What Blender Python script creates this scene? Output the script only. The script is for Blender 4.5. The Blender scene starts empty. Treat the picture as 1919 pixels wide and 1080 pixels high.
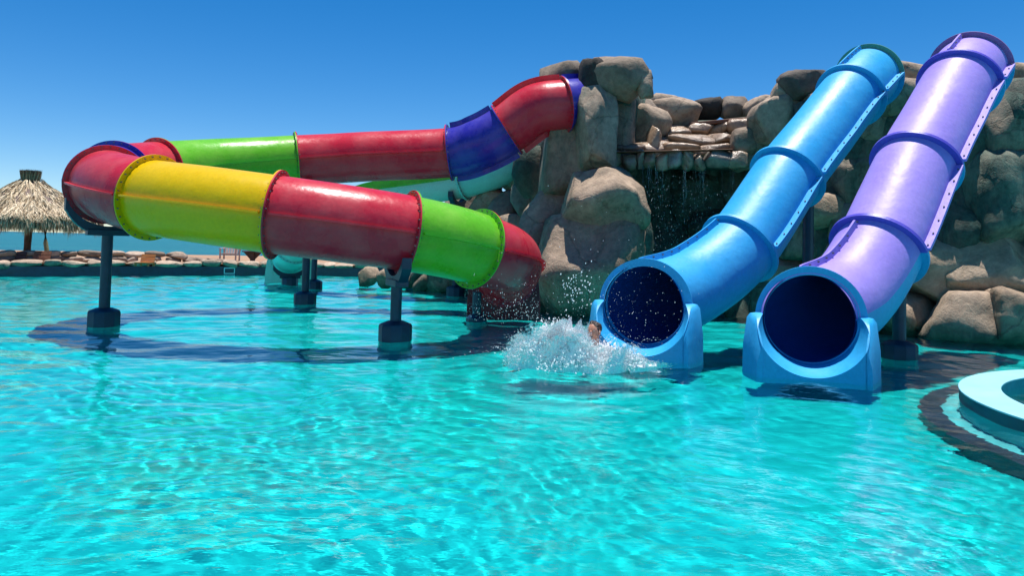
import bpy, bmesh, math, random
import numpy as np
from mathutils import Vector, Matrix, noise, Quaternion

sc = bpy.context.scene
C = sc.collection
random.seed(7)

# ------------------------------------------------------------------ camera
FPX, PCX, PCY = 1400.0, 960.0, 396.0           # focal length and principal point, in pixels of a 1919 px wide frame
PITCH, ROLL = math.radians(2.4), math.radians(1.3)
EYE = Vector((0, 0, 1.5))
cam = bpy.data.cameras.new('camera'); cam_o = bpy.data.objects.new('camera', cam); C.objects.link(cam_o)
cam.sensor_width = 36; cam.lens = FPX / 1919 * 36; cam.shift_y = -(540 - PCY) / 1919; cam.clip_end = 6000
cam_o.matrix_world = Matrix.Translation(EYE) @ Matrix.Rotation(math.pi/2 + PITCH, 4, 'X') @ Matrix.Rotation(ROLL, 4, 'Z')
sc.camera = cam_o

# ------------------------------------------------------------------ sky, sun, exposure
SUN = Vector((0.06, 0.11, 1.0)).normalized()
world = bpy.data.worlds.new('World'); sc.world = world; world.use_nodes = True
wn = world.node_tree
sky = wn.nodes.new('ShaderNodeTexSky'); sky.sky_type = 'NISHITA'; sky.sun_disc = False
sky.sun_elevation = math.asin(SUN.z); sky.sun_rotation = math.atan2(SUN.x, SUN.y)
sky.altitude = 0; sky.air_density = 0.8; sky.dust_density = 0.0; sky.ozone_density = 5.0
hs = wn.nodes.new('ShaderNodeHueSaturation'); hs.inputs['Saturation'].default_value = 1.35
wn.links.new(sky.outputs[0], hs.inputs['Color'])
wn.links.new(hs.outputs[0], wn.nodes['Background'].inputs[0]); wn.nodes['Background'].inputs[1].default_value = 0.095
sun = bpy.data.lights.new('sun', 'SUN'); sun_o = bpy.data.objects.new('sun', sun); C.objects.link(sun_o)
sun.energy = 5.0; sun.angle = math.radians(0.53); sun.color = (1.0, 0.96, 0.9)
sun_o.rotation_euler = SUN.to_track_quat('Z', 'Y').to_euler(); sun_o.location = (0, 0, 30)
sun.cycles.is_caustics_light = True
sc.view_settings.view_transform = 'Standard'; sc.view_settings.look = 'None'
sc.view_settings.exposure = 0.54; sc.view_settings.gamma = 1.0
sc.cycles.sample_clamp_indirect = 5.0
sc.cycles.max_bounces = 10; sc.cycles.transmission_bounces = 8; sc.cycles.transparent_max_bounces = 12
sc.cycles.caustics_refractive = True; sc.cycles.caustics_reflective = False

# ------------------------------------------------------------------ helpers
def ray(px, py):
    a, r = PITCH, ROLL
    F = Vector((0, math.cos(a), math.sin(a))); U0 = Vector((0, -math.sin(a), math.cos(a))); R0 = Vector((1, 0, 0))
    R = R0*math.cos(r) + U0*math.sin(r); U = -R0*math.sin(r) + U0*math.cos(r)
    return F + R*((px-PCX)/FPX) + U*((PCY-py)/FPX)
def P(px, py, d):                       # the point of the place at distance d (world y) that was measured at that picture position
    v = ray(px, py); return EYE + v*(d/v.y)
def W(px, py, z=0.0):                   # the same on a level plane
    v = ray(px, py); return EYE + v*((z-EYE.z)/v.z)

def link(o, parent=None, base=None):
    C.objects.link(o)
    if parent is not None:
        o.parent = parent
        o.matrix_parent_inverse = Matrix.Translation(-root_loc(parent))
    o.cycles.is_caustics_receiver = True
    return o
def root_loc(o):
    return o.location.copy() if o.type == 'EMPTY' else Vector((0, 0, 0))     # part meshes are modelled in place
def thing(name, loc, label, cat, group=None):
    o = bpy.data.objects.new(name, None); C.objects.link(o); o.location = loc; o.empty_display_size = 0.1
    o['label'] = label; o['category'] = cat
    if group: o['group'] = group
    return o
def tag(o, label=None, cat=None, kind=None, group=None):
    if label: o['label'] = label
    if cat: o['category'] = cat
    if kind: o['kind'] = kind
    if group: o['group'] = group
    return o
class MB:
    def __init__(s): s.v = []; s.f = []
    def add(s, vs, fs):
        n = len(s.v); s.v += [tuple(p) for p in vs]; s.f += [tuple(i+n for i in q) for q in fs]; return s
    def box(s, c, size, rot=None):
        c = Vector(c); h = Vector(size)*0.5; vs = []
        for x in (-1, 1):
            for y in (-1, 1):
                for z in (-1, 1):
                    p = Vector((x*h.x, y*h.y, z*h.z))
                    if rot is not None: p = rot @ p
                    vs.append(c+p)
        return s.add(vs, [(0,1,3,2),(4,6,7,5),(0,4,5,1),(2,3,7,6),(0,2,6,4),(1,5,7,3)])
    def prism(s, p0, p1, r0, r1=None, n=12, cap=True, phase=0):
        p0 = Vector(p0); p1 = Vector(p1); r1 = r0 if r1 is None else r1
        d = (p1-p0).normalized(); q = d.to_track_quat('Z', 'Y')
        vs = []
        for (p, r) in ((p0, r0), (p1, r1)):
            for i in range(n):
                a = 2*math.pi*i/n + phase
                vs.append(p + q @ Vector((r*math.cos(a), r*math.sin(a), 0)))
        fs = [(i, (i+1) % n, n+(i+1) % n, n+i) for i in range(n)]
        if cap: fs += [tuple(range(n-1, -1, -1)), tuple(range(n, 2*n))]
        return s.add(vs, fs)
    def lathe(s, c, prof, n=24, phase=0):
        c = Vector(c); vs = []
        for (r, z) in prof:
            for i in range(n):
                a = 2*math.pi*i/n+phase; vs.append(c+Vector((r*math.cos(a), r*math.sin(a), z)))
        fs = []
        for k in range(len(prof)-1):
            for i in range(n):
                j = (i+1) % n; fs.append((k*n+i, k*n+j, (k+1)*n+j, (k+1)*n+i))
        return s.add(vs, fs)
    def tubepath(s, pts, rads, n=6):
        vs = []; m = len(pts)
        for k in range(m):
            t = (Vector(pts[min(k+1, m-1)])-Vector(pts[max(k-1, 0)])).normalized()
            q = t.to_track_quat('Z', 'Y')
            for i in range(n):
                a = 2*math.pi*i/n; vs.append(Vector(pts[k])+q @ Vector((rads[k]*math.cos(a), rads[k]*math.sin(a), 0)))
        fs = [(k*n+i, k*n+(i+1) % n, (k+1)*n+(i+1) % n, (k+1)*n+i) for k in range(m-1) for i in range(n)]
        fs += [tuple(range(n-1, -1, -1)), tuple(range((m-1)*n, m*n))]
        return s.add(vs, fs)
    def build(s, name, mat, parent=None, smooth=None, bevel=0):
        me = bpy.data.meshes.new(name); me.from_pydata(s.v, [], s.f)
        if mat: me.materials.append(mat)
        me.validate()
        if smooth is not None: smooth_by_angle(me, smooth)
        o = bpy.data.objects.new(name, me); link(o, parent)
        if bevel:
            b = o.modifiers.new('bevel', 'BEVEL'); b.width = bevel; b.segments = 2; b.limit_method = 'ANGLE'
        return o
def smooth_by_angle(me, deg):
    me.polygons.foreach_set('use_smooth', [True]*len(me.polygons))
    if deg >= 179: return
    bm = bmesh.new(); bm.from_mesh(me); bm.normal_update()
    lim = math.radians(deg)
    for e in bm.edges:
        if len(e.link_faces) == 2 and e.link_faces[0].normal.angle(e.link_faces[1].normal, 0) > lim: e.smooth = False
        elif len(e.link_faces) != 2: e.smooth = False
    bm.to_mesh(me); bm.free()

# ------------------------------------------------------------------ materials
def new_mat(name):
    m = bpy.data.materials.new(name); m.use_nodes = True
    return m, m.node_tree, m.node_tree.nodes['Principled BSDF']
def nd(t, typ, **kw):
    n = t.nodes.new(typ)
    for k, v in kw.items():
        if k in n.inputs.keys(): n.inputs[k].default_value = v
        else: setattr(n, k, v)
    return n
def noise_n(t, scale, detail=4, rough=0.55, coord='Object', stretch=None, dist=0.0):
    tc = nd(t, 'ShaderNodeTexCoord'); src = tc.outputs[coord]
    if stretch:
        mp = nd(t, 'ShaderNodeMapping'); mp.inputs['Scale'].default_value = stretch
        t.links.new(src, mp.inputs[0]); src = mp.outputs[0]
    n = nd(t, 'ShaderNodeTexNoise', Scale=scale, Detail=detail, Roughness=rough, Distortion=dist)
    t.links.new(src, n.inputs['Vector']); return n
def ramp(t, src, stops):
    r = nd(t, 'ShaderNodeValToRGB'); e = r.color_ramp.elements
    e[0].position, e[0].color = stops[0][0], (*stops[0][1], 1)
    e[1].position, e[1].color = stops[-1][0], (*stops[-1][1], 1)
    for p, c in stops[1:-1]:
        x = e.new(p); x.color = (*c, 1)
    t.links.new(src, r.inputs[0]); return r
def mix(t, a, b, fac, mode='MIX'):
    m = nd(t, 'ShaderNodeMix', data_type='RGBA', blend_type=mode)
    for s, v in (('A', a), ('B', b)):
        i = [k for k in m.inputs if k.name == s and k.type == 'RGBA'][0]
        if hasattr(v, 'type') and hasattr(v, 'links'): t.links.new(v, i)
        else: i.default_value = (*v, 1)
    if hasattr(fac, 'links'): t.links.new(fac, m.inputs[0])
    else: m.inputs[0].default_value = fac
    return [k for k in m.outputs if k.type == 'RGBA'][0]
def bump(t, bs, src, strength, dist=0.02, prev=None):
    b = nd(t, 'ShaderNodeBump', Strength=strength, Distance=dist)
    t.links.new(src, b.inputs['Height'])
    if prev is not None: t.links.new(prev.outputs[0], b.inputs['Normal'])
    t.links.new(b.outputs[0], bs.inputs['Normal']); return b

def gel(name, col, fade_or_sheen=None, rough=0.22, fade=0.45, through=0.0):
    """moulded fibreglass: gel coat with blotches of sun fading and, on indigo, painted sheen, faint waviness and dust"""
    m, t, b = new_mat(name)
    fade_or_sheen = fade_or_sheen or tuple(min(1, c*1.25+0.05) for c in col)
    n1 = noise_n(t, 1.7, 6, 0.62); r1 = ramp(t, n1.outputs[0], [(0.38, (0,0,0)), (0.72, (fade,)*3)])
    c1 = mix(t, col, fade_or_sheen, r1.outputs[0])
    n2 = noise_n(t, 22, 5, 0.7); r2 = ramp(t, n2.outputs[0], [(0.3, (0.86,)*3), (0.65, (1,1,1))])
    c2 = mix(t, c1, r2.outputs[0], 1.0, 'MULTIPLY')
    t.links.new(c2, b.inputs['Base Color'])
    rr = nd(t, 'ShaderNodeMapRange'); rr.inputs[3].default_value = rough-0.06; rr.inputs[4].default_value = rough+0.2
    t.links.new(n1.outputs[0], rr.inputs[0]); t.links.new(rr.outputs[0], b.inputs['Roughness'])
    n3 = noise_n(t, 5.5, 3, 0.5); bump(t, b, n3.outputs[0], 0.16, 0.05)
    b.inputs['IOR'].default_value = 1.5
    b.inputs['Specular IOR Level'].default_value = 0.38
    if through:
        tr = nd(t, 'ShaderNodeBsdfTranslucent'); t.links.new(c2, tr.inputs['Color']); mx = nd(t, 'ShaderNodeMixShader'); mx.inputs[0].default_value = through
        t.links.new(b.outputs[0], mx.inputs[1]); t.links.new(tr.outputs[0], mx.inputs[2]); t.links.new(mx.outputs[0], t.nodes['Material Output'].inputs[0])
    return m
def plain(name, col, rough=0.6, var=0.15, scale=8, bmp=0.1, spec=0.5):
    m, t, b = new_mat(name)
    n = noise_n(t, scale, 5, 0.6); r = ramp(t, n.outputs[0], [(0.3, tuple(c*(1-var) for c in col)), (0.7, tuple(min(1, c*(1+var)) for c in col))])
    t.links.new(r.outputs[0], b.inputs['Base Color']); b.inputs['Roughness'].default_value = rough
    b.inputs['Specular IOR Level'].default_value = spec
    if bmp: bump(t, b, n.outputs[0], bmp, 0.02)
    return m
M = {}
M['red'] = gel('red gel coat', (0.74, 0.03, 0.065), (0.80, 0.17, 0.18), fade=0.6, through=0.34)
M['green'] = gel('green gel coat', (0.16, 0.60, 0.025), (0.36, 0.72, 0.10), fade=0.6, through=0.30)
M['yellow'] = gel('yellow gel coat', (0.93, 0.60, 0.004), (0.93, 0.66, 0.03), through=0.34)
M['indigo'] = gel('indigo gel coat', (0.03, 0.026, 0.38), (0.14, 0.115, 0.52), fade=0.7, through=0.15)  # lavender blotches paint the sheen of the lit top into the colour
M['raw_glass'] = gel('raw glass fibre', (0.80, 0.78, 0.72), (0.82, 0.80, 0.74), rough=0.6, through=0.62)
M['sky_blue'] = gel('sky blue gel coat', (0.022, 0.34, 0.68), (0.06, 0.42, 0.74), rough=0.4)
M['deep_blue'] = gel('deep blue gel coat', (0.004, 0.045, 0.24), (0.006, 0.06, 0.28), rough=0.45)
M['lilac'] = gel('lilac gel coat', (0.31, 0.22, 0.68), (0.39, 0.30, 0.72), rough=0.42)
M['lilac_dark'] = gel('violet gel coat', (0.09, 0.07, 0.50), rough=0.33)
M['pale_top'] = gel('sun bleached gel coat', (0.52, 0.60, 0.50), (0.62, 0.62, 0.42), rough=0.35)
M['mauve'] = gel('mauve gel coat', (0.22, 0.10, 0.27), rough=0.35)
M['seagreen'] = gel('sea green gel coat', (0.08, 0.26, 0.18), rough=0.35)
M['aqua_white'] = gel('pale aqua gel coat', (0.55, 0.70, 0.64), (0.66, 0.74, 0.66), rough=0.4)
M['aqua'] = gel('aqua gel coat', (0.30, 0.68, 0.62), rough=0.3)
M['dark_red'] = gel('dark red gel coat', (0.20, 0.008, 0.018), rough=0.3)
M['navy'] = plain('navy painted steel', (0.006, 0.028, 0.060), 0.45, 0.25, 6, 0.05)
M['steel'] = plain('dull bolt steel', (0.10, 0.09, 0.10), 0.45, 0.2, 20, 0)
M['tile_navy'] = plain('navy pool tile', (0.008, 0.03, 0.07), 0.3, 0.3, 5, 0.03)
M['wood'] = plain('weathered brown wood', (0.16, 0.06, 0.028), 0.6, 0.35, 6, 0.2)
M['wood_orange'] = plain('varnished orange wood', (0.42, 0.14, 0.03), 0.5, 0.2, 6, 0.1)
M['wood_dark'] = plain('dark stained wood', (0.06, 0.022, 0.014), 0.55, 0.3, 8, 0.2)
M['wood_pale'] = plain('bleached pinkish wood', (0.50, 0.38, 0.34), 0.7, 0.15, 9, 0.1)
M['coping'] = plain('pale aqua painted concrete', (0.27, 0.56, 0.63), 0.5, 0.12, 3, 0.1)
M['white_plastic'] = plain('pale plastic', (0.55, 0.70, 0.72), 0.4, 0.1, 5, 0)
M['trunk'] = plain('greenish palm trunk', (0.16, 0.16, 0.07), 0.8, 0.3, 12, 0.3)

def rock_material():
    m, t, b = new_mat('sculpted rock')
    geo = nd(t, 'ShaderNodeNewGeometry'); oi = nd(t, 'ShaderNodeObjectInfo')
    def wn_(scale, d, r, dist=0.0):
        n = nd(t, 'ShaderNodeTexNoise', Scale=scale, Detail=d, Roughness=r, Distortion=dist); t.links.new(geo.outputs['Position'], n.inputs['Vector']); return n
    n1 = wn_(0.9, 6, 0.6, 0.6)
    base = ramp(t, n1.outputs[0], [(0.25, (0.14, 0.115, 0.092)), (0.45, (0.30, 0.245, 0.195)), (0.6, (0.40, 0.325, 0.26)), (0.78, (0.21, 0.18, 0.15))])
    n2 = wn_(7, 8, 0.72, 0.3); r2 = ramp(t, n2.outputs[0], [(0.3, (0.62,)*3), (0.62, (1.08,)*3)])
    c = mix(t, base.outputs[0], r2.outputs[0], 1.0, 'MULTIPLY')
    c = mix(t, c, oi.outputs['Color'], 1.0, 'MULTIPLY')
    # cracks in the sculpted render
    wv = nd(t, 'ShaderNodeVectorMath', operation='MULTIPLY_ADD'); t.links.new(n1.outputs['Color'], wv.inputs[0]); wv.inputs[1].default_value = (0.9, 0.9, 0.9); t.links.new(geo.outputs['Position'], wv.inputs[2])
    vo = nd(t, 'ShaderNodeTexVoronoi', feature='DISTANCE_TO_EDGE', Scale=0.42); t.links.new(wv.outputs[0], vo.inputs['Vector'])
    cr = nd(t, 'ShaderNodeMapRange'); cr.inputs[1].default_value = 0.0; cr.inputs[2].default_value = 0.012; t.links.new(vo.outputs['Distance'], cr.inputs[0])
    ck = ramp(t, cr.outputs[0], [(0.0, (0.72, 0.70, 0.68)), (1.0, (1, 1, 1))]); c = mix(t, c, ck.outputs[0], 1.0, 'MULTIPLY')
    # algae and water stains: amount kept in the object's alpha, patchy, streaked downwards
    mp = nd(t, 'ShaderNodeMapping'); mp.inputs['Scale'].default_value = (1.6, 1.6, 0.45); t.links.new(geo.outputs['Position'], mp.inputs[0])
    n3 = nd(t, 'ShaderNodeTexNoise', Scale=1.3, Detail=6, Roughness=0.62); t.links.new(mp.outputs[0], n3.inputs['Vector'])
    sub = nd(t, 'ShaderNodeMath', operation='SUBTRACT'); sub.inputs[0].default_value = 1.02; t.links.new(oi.outputs['Alpha'], sub.inputs[1])
    mr = nd(t, 'ShaderNodeMapRange'); mr.clamp = True
    t.links.new(n3.outputs[0], mr.inputs[0]); t.links.new(sub.outputs[0], mr.inputs[1])
    ad = nd(t, 'ShaderNodeMath', operation='ADD'); t.links.new(sub.outputs[0], ad.inputs[0]); ad.inputs[1].default_value = 0.22
    t.links.new(ad.outputs[0], mr.inputs[2]); mr.inputs[3].default_value = 0; mr.inputs[4].default_value = 0.85
    g = ramp(t, n2.outputs[0], [(0.35, (0.018, 0.045, 0.040)), (0.65, (0.055, 0.12, 0.095))])
    c = mix(t, c, g.outputs[0], mr.outputs[0])
    # tide mark just above the pool
    sx = nd(t, 'ShaderNodeSeparateXYZ'); t.links.new(geo.outputs['Position'], sx.inputs[0])
    zz = nd(t, 'ShaderNodeMath', operation='MULTIPLY_ADD'); t.links.new(n3.outputs[0], zz.inputs[0]); zz.inputs[1].default_value = -0.9; t.links.new(sx.outputs['Z'], zz.inputs[2])
    tm = nd(t, 'ShaderNodeMapRange'); tm.inputs[1].default_value = -0.42; tm.inputs[2].default_value = -0.10; tm.inputs[3].default_value = 0.85; tm.inputs[4].default_value = 0
    t.links.new(zz.outputs[0], tm.inputs[0])
    c = mix(t, c, (0.035, 0.045, 0.035), tm.outputs[0])
    t.links.new(c, b.inputs['Base Color'])
    b.inputs['Roughness'].default_value = 0.8; b.inputs['Specular IOR Level'].default_value = 0.3
    b0 = bump(t, b, cr.outputs[0], 0.35, 0.04)
    b1 = bump(t, b, n2.outputs[0], 0.55, 0.06, b0)
    n4 = wn_(28, 6, 0.7); bump(t, b, n4.outputs[0], 0.35, 0.02, b1)
    return m
M['rock'] = rock_material()
def wet_rock():
    m = M['rock'].copy(); m.name = 'wet rock'; b = m.node_tree.nodes['Principled BSDF']
    b.inputs['Roughness'].default_value = 0.22; b.inputs['Specular IOR Level'].default_value = 0.6; return m
M['wet_rock'] = wet_rock()

# ------------------------------------------------------------------ the setting: pool, terrace, beach, sea
FLOOR_Z = -1.0
EDGE = [(-46, 8), (-33, 14.5), (-24, 20.6), (-17.3, 25.4), (-14.8, 27.2), (-11.5, 29.3), (-8.2, 30.8), (-5.2, 31), (-2.2, 29.8), (1, 26.5), (6, 22.5), (12, 19), (26, 15), (40, 12)]
def cat_rom(pts, n=12):
    pts = [Vector(p) for p in pts]; out = []
    for i in range(len(pts)-1):
        p0 = pts[max(i-1, 0)]; p1 = pts[i]; p2 = pts[i+1]; p3 = pts[min(i+2, len(pts)-1)]
        for k in range(n):
            u = k/n
            out.append(0.5*((2*p1)+(p2-p0)*u+(2*p0-5*p1+4*p2-p3)*u*u+(3*p1-p0-3*p2+p3)*u**3))
    out.append(pts[-1]); return out
edge = cat_rom([(x, y, 0) for x, y in EDGE], 8)

def water_floor_mat():
    m, t, b = new_mat('turquoise pool paint')
    n = noise_n(t, 0.5, 5, 0.6); r = ramp(t, n.outputs[0], [(0.3, (0.002, 0.52, 0.53)), (0.7, (0.004, 0.58, 0.575))])
    t.links.new(r.outputs[0], b.inputs['Base Color']); b.inputs['Roughness'].default_value = 0.9; b.inputs['Specular IOR Level'].default_value = 0.1
    return m
M['pool'] = water_floor_mat()
fl = MB().add([(-60, -6, FLOOR_Z), (60, -6, FLOOR_Z), (60, 36, FLOOR_Z), (-60, 36, FLOOR_Z)], [(0,1,2,3)]).build('pool_floor', M['pool'])
tag(fl, 'turquoise painted floor of the swimming pool', 'pool floor', 'structure')

# terrace and beach sheet beyond the pool edge
GZ = 0.40
mb = MB(); n = len(edge)
vs = [(p.x, p.y+0.02, GZ) for p in edge] + [(p.x*1.4, 43.0+0.8*math.sin(p.x*0.6), GZ) for p in edge] + [(p.x*1.6, 50.0, -1.6) for p in edge]
mb.add(vs, [(i, i+1, n+i+1, n+i) for i in range(n-1)] + [(n+i, n+i+1, 2*n+i+1, 2*n+i) for i in range(n-1)])
def sand_mat():
    m, t, b = new_mat('beach sand'); n1 = noise_n(t, 0.8, 8, 0.7); r = ramp(t, n1.outputs[0], [(0.3, (0.26, 0.15, 0.085)), (0.7, (0.40, 0.25, 0.155))])
    t.links.new(r.outputs[0], b.inputs['Base Color']); b.inputs['Roughness'].default_value = 0.95
    n2 = noise_n(t, 6, 6, 0.7); bump(t, b, n2.outputs[0], 0.6, 0.1); return m
M['sand'] = sand_mat()
tag(mb.build('beach', M['sand']), 'brown sand beach between pool terrace and sea', 'beach', 'structure')

def sea_mat():
    m, t, b = new_mat('sea water'); b.inputs['Specular IOR Level'].default_value = 0.12
    b.inputs['Roughness'].default_value = 0.3
    n0 = noise_n(t, 0.02, 4, 0.6, stretch=(0.4, 1.6, 1)); r0 = ramp(t, n0.outputs[0], [(0.35, (0.006, 0.10, 0.13)), (0.65, (0.012, 0.15, 0.155))])
    nw = noise_n(t, 0.35, 6, 0.75, stretch=(0.35, 1.0, 1)); rw = ramp(t, nw.outputs[0], [(0.70, (0, 0, 0)), (0.74, (1, 1, 1))])
    c = mix(t, r0.outputs[0], (0.6, 0.66, 0.66), rw.outputs[0]); t.links.new(c, b.inputs['Base Color'])
    n1 = noise_n(t, 0.5, 6, 0.7, stretch=(0.5, 1.2, 1)); bump(t, b, n1.outputs[0], 0.9, 0.6)
    return m
SZ = -0.9
sea = MB().add([(-5000, 44, SZ), (5000, 44, SZ), (5000, 5500, SZ), (-5000, 5500, SZ)], [(0,1,2,3)]).build('sea', sea_mat())
tag(sea, 'open teal sea reaching to the horizon', 'sea', 'structure')

# pool wall
mb = MB()
mb.add([(p.x, p.y, FLOOR_Z) for p in edge]+[(p.x, p.y, 0.30) for p in edge]+[(p.x, p.y+0.3, 0.30) for p in edge], [(i, i+1, n+i+1, n+i) for i in range(n-1)]+[(n+i, n+i+1, 2*n+i+1, 2*n+i) for i in range(n-1)])
tag(mb.build('pool_wall', M['tile_navy'], smooth=60), 'dark navy tiled rim wall along the far pool edge', 'pool wall', 'structure')

# pool water: real waves
SPL = W(1085, 688)                                  # where the swimmer hits the water
def waves():
    rng = np.random.default_rng(11)
    na, nr = 980, 980
    ang = np.linspace(math.radians(-62), math.radians(62), na)
    rad = np.exp(np.linspace(math.log(0.8), math.log(38.0), nr))
    A, Rr = np.meshgrid(ang, rad); X = Rr*np.sin(A); Y = Rr*np.cos(A)
    Z = np.zeros_like(X)
    wx = X + 0.18*np.sin(0.9*Y+0.5*X+1.0) + 0.10*np.sin(2.1*X-1.3*Y); wy = Y + 0.18*np.sin(0.8*X-0.6*Y+2.0) + 0.10*np.sin(1.7*Y+1.9*X+.4)
    step = np.maximum(Rr*(ang[1]-ang[0]), Rr*math.log(38/0.8)/nr)
    for i in range(150):
        small = i < 118
        lam = math.exp(rng.uniform(math.log(0.075), math.log(0.30))) if small else math.exp(rng.uniform(math.log(0.42), math.log(1.3)))
        th = rng.normal(math.radians(82), math.radians(40))
        k = 2*math.pi/lam; a = (0.0037*lam**1.85 if small else 0.0011*lam**1.25)*rng.uniform(0.5, 1.3)
        fade = np.clip((lam/step-2.4)/2.2, 0, 1)
        if not small: fade = fade*np.clip(0.35+Rr/8.0, 0.45, 3.2)
        Z += fade*a*np.sin(k*(wx*math.cos(th)+wy*math.sin(th))+rng.uniform(0, 6.28))
    # patches of calmer and rougher water
    patch = 1.0+0.15*np.sin(0.35*X+0.8)*np.sin(0.45*Y+1.2)+0.13*np.sin(0.9*X-0.5*Y)
    Z *= np.clip(patch, 0.35, 1.6)
    # rings round the splash
    D = np.hypot(X-SPL.x, (Y-SPL.y)); Z += 0.030*np.exp(-(D/0.9)**2)*np.sin(9*D+1)*np.cos(3*X+2*Y) + 0.010*np.exp(-(D/2.2)**2)*np.sin(11*D)
    v = np.stack([X, Y, Z], -1).reshape(-1, 3).astype(np.float32)
    idx = np.arange(na*nr, dtype=np.int32).reshape(nr, na)
    f = np.stack([idx[:-1,:-1], idx[:-1,1:], idx[1:,1:], idx[1:,:-1]], -1).reshape(-1, 4)
    f = f[:, ::-1]
    me = bpy.data.meshes.new('pool_water')
    me.vertices.add(len(v)); me.vertices.foreach_set('co', v.ravel())
    me.loops.add(f.size); me.loops.foreach_set('vertex_index', np.ascontiguousarray(f).ravel())
    me.polygons.add(len(f)); me.polygons.foreach_set('loop_start', np.arange(0, f.size, 4, dtype=np.int32))
    me.polygons.foreach_set('use_smooth', np.ones(len(f), dtype=bool))
    me.update(calc_edges=True); me.validate()
    return me
wm = bpy.data.materials.new('clear pool water'); wm.use_nodes = True; t = wm.node_tree; t.nodes.clear()
gl = nd(t, 'ShaderNodeBsdfGlass', IOR=1.33, Roughness=0.0); gl.inputs['Color'].default_value = (0.97, 1.0, 1.0, 1)
ou = nd(t, 'ShaderNodeOutputMaterial'); t.links.new(gl.outputs[0], ou.inputs[0])
n_a = noise_n(t, 8.0, 3, 0.55, stretch=(0.75, 1.25, 1)); n_b = noise_n(t, 24.0, 2, 0.5, stretch=(0.75, 1.25, 1))
b_a = nd(t, 'ShaderNodeBump', Strength=1.0, Distance=0.0036); b_b = nd(t, 'ShaderNodeBump', Strength=1.0, Distance=0.0010)
t.links.new(n_a.outputs[0], b_a.inputs['Height']); t.links.new(n_b.outputs[0], b_b.inputs['Height']); t.links.new(b_a.outputs[0], b_b.inputs['Normal']); t.links.new(b_b.outputs[0], gl.inputs['Normal'])
wme = waves(); wme.materials.append(wm)
if wme.polygons[0].normal.z < 0: wme.flip_normals()
wo = bpy.data.objects.new('pool_water', wme); C.objects.link(wo); wo.cycles.is_caustics_caster = True
tag(wo, 'clear rippling turquoise pool water', 'pool water', 'structure')

# ------------------------------------------------------------------ boulders
def boulder_mesh(name, seed, sub=3, p=3.0, amp=0.13, crease=0.05):
    bm = bmesh.new(); bmesh.ops.create_icosphere(bm, subdivisions=sub, radius=1.0)
    off = Vector((seed*7.31 % 97, seed*3.17 % 89, seed*5.77 % 83))
    rc = random.Random(seed*31+1); planes = []
    for k in range(9):
        pn = Vector((rc.gauss(0, 1), rc.gauss(0, 1), rc.gauss(0, 0.8))).normalized(); planes.append((pn, rc.uniform(0.72, 0.97)))
    for v in bm.verts:
        q = v.co.normalized()
        r = (abs(q.x)**p+abs(q.y)**p+abs(q.z)**p)**(-1/p)
        w = q*r
        d = noise.fractal(w*0.9+off, 0.9, 2.1, 5)*amp
        d -= crease*max(0.0, 1-abs(noise.noise(w*1.25+off*1.7))*7)
        c = w*(1+d)
        for (pn, ph_) in planes:
            e = c.dot(pn)-ph_
            if e > 0: c -= pn*(e*0.93)
        if crease > 0.04: c *= 1+0.05*(0.35-abs(noise.noise(w*2.3+off*0.7))*1.6)+0.022*noise.noise(w*5.1+off)
        v.co = c
    me = bpy.data.meshes.new(name); bm.to_mesh(me); bm.free()
    me.polygons.foreach_set('use_smooth', [True]*len(me.polygons)); return me
_seed = [0]
def boulder(parent, loc, size, tilt=0.0, tint=(1, 1, 1), algae=0.3, sub=3, p=3.0, amp=0.13, name='boulder', mat='rock', yaw=None, crease=0.05):
    _seed[0] += 1; s = _seed[0]; rnd = random.Random(s*13+5)
    me = boulder_mesh(name, s, sub, p, amp, crease); me.materials.append(M[mat])
    o = bpy.data.objects.new(name, me)
    o.location = loc; o.scale = size
    o.rotation_euler = (rnd.uniform(-0.15, 0.15), tilt, yaw if yaw is not None else rnd.uniform(-0.4, 0.4))
    k = rnd.uniform(0.85, 1.12)
    o.color = (tint[0]*k, tint[1]*k, tint[2]*k, algae)
    return link(o, parent)
TAN, DARK, GREY, WARM = (1.02, 0.94, 0.86), (0.16, 0.16, 0.17), (0.80, 0.77, 0.74), (1.16, 1.05, 0.93)
def bpx(parent, x, y, hw, hh, d, tilt=0, tint=TAN, algae=0.3, sub=3, p=3.0, amp=0.13, deep=None, name='boulder', mat='rock', yaw=None):
    s = d/FPX; dp = deep if deep is not None else 0.5*(hw+hh)*s
    c = P(x, y, d+dp*0.8)
    k = (d+dp*0.8)/d*(1.17 if name == 'boulder' and hw+hh > 60 else 1.08 if name == 'boulder' else 1.0)
    return boulder(parent, c, (hw*s*k, dp, hh*s*k), tilt, tint, algae, sub, p, amp, name, mat, yaw)

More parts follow.
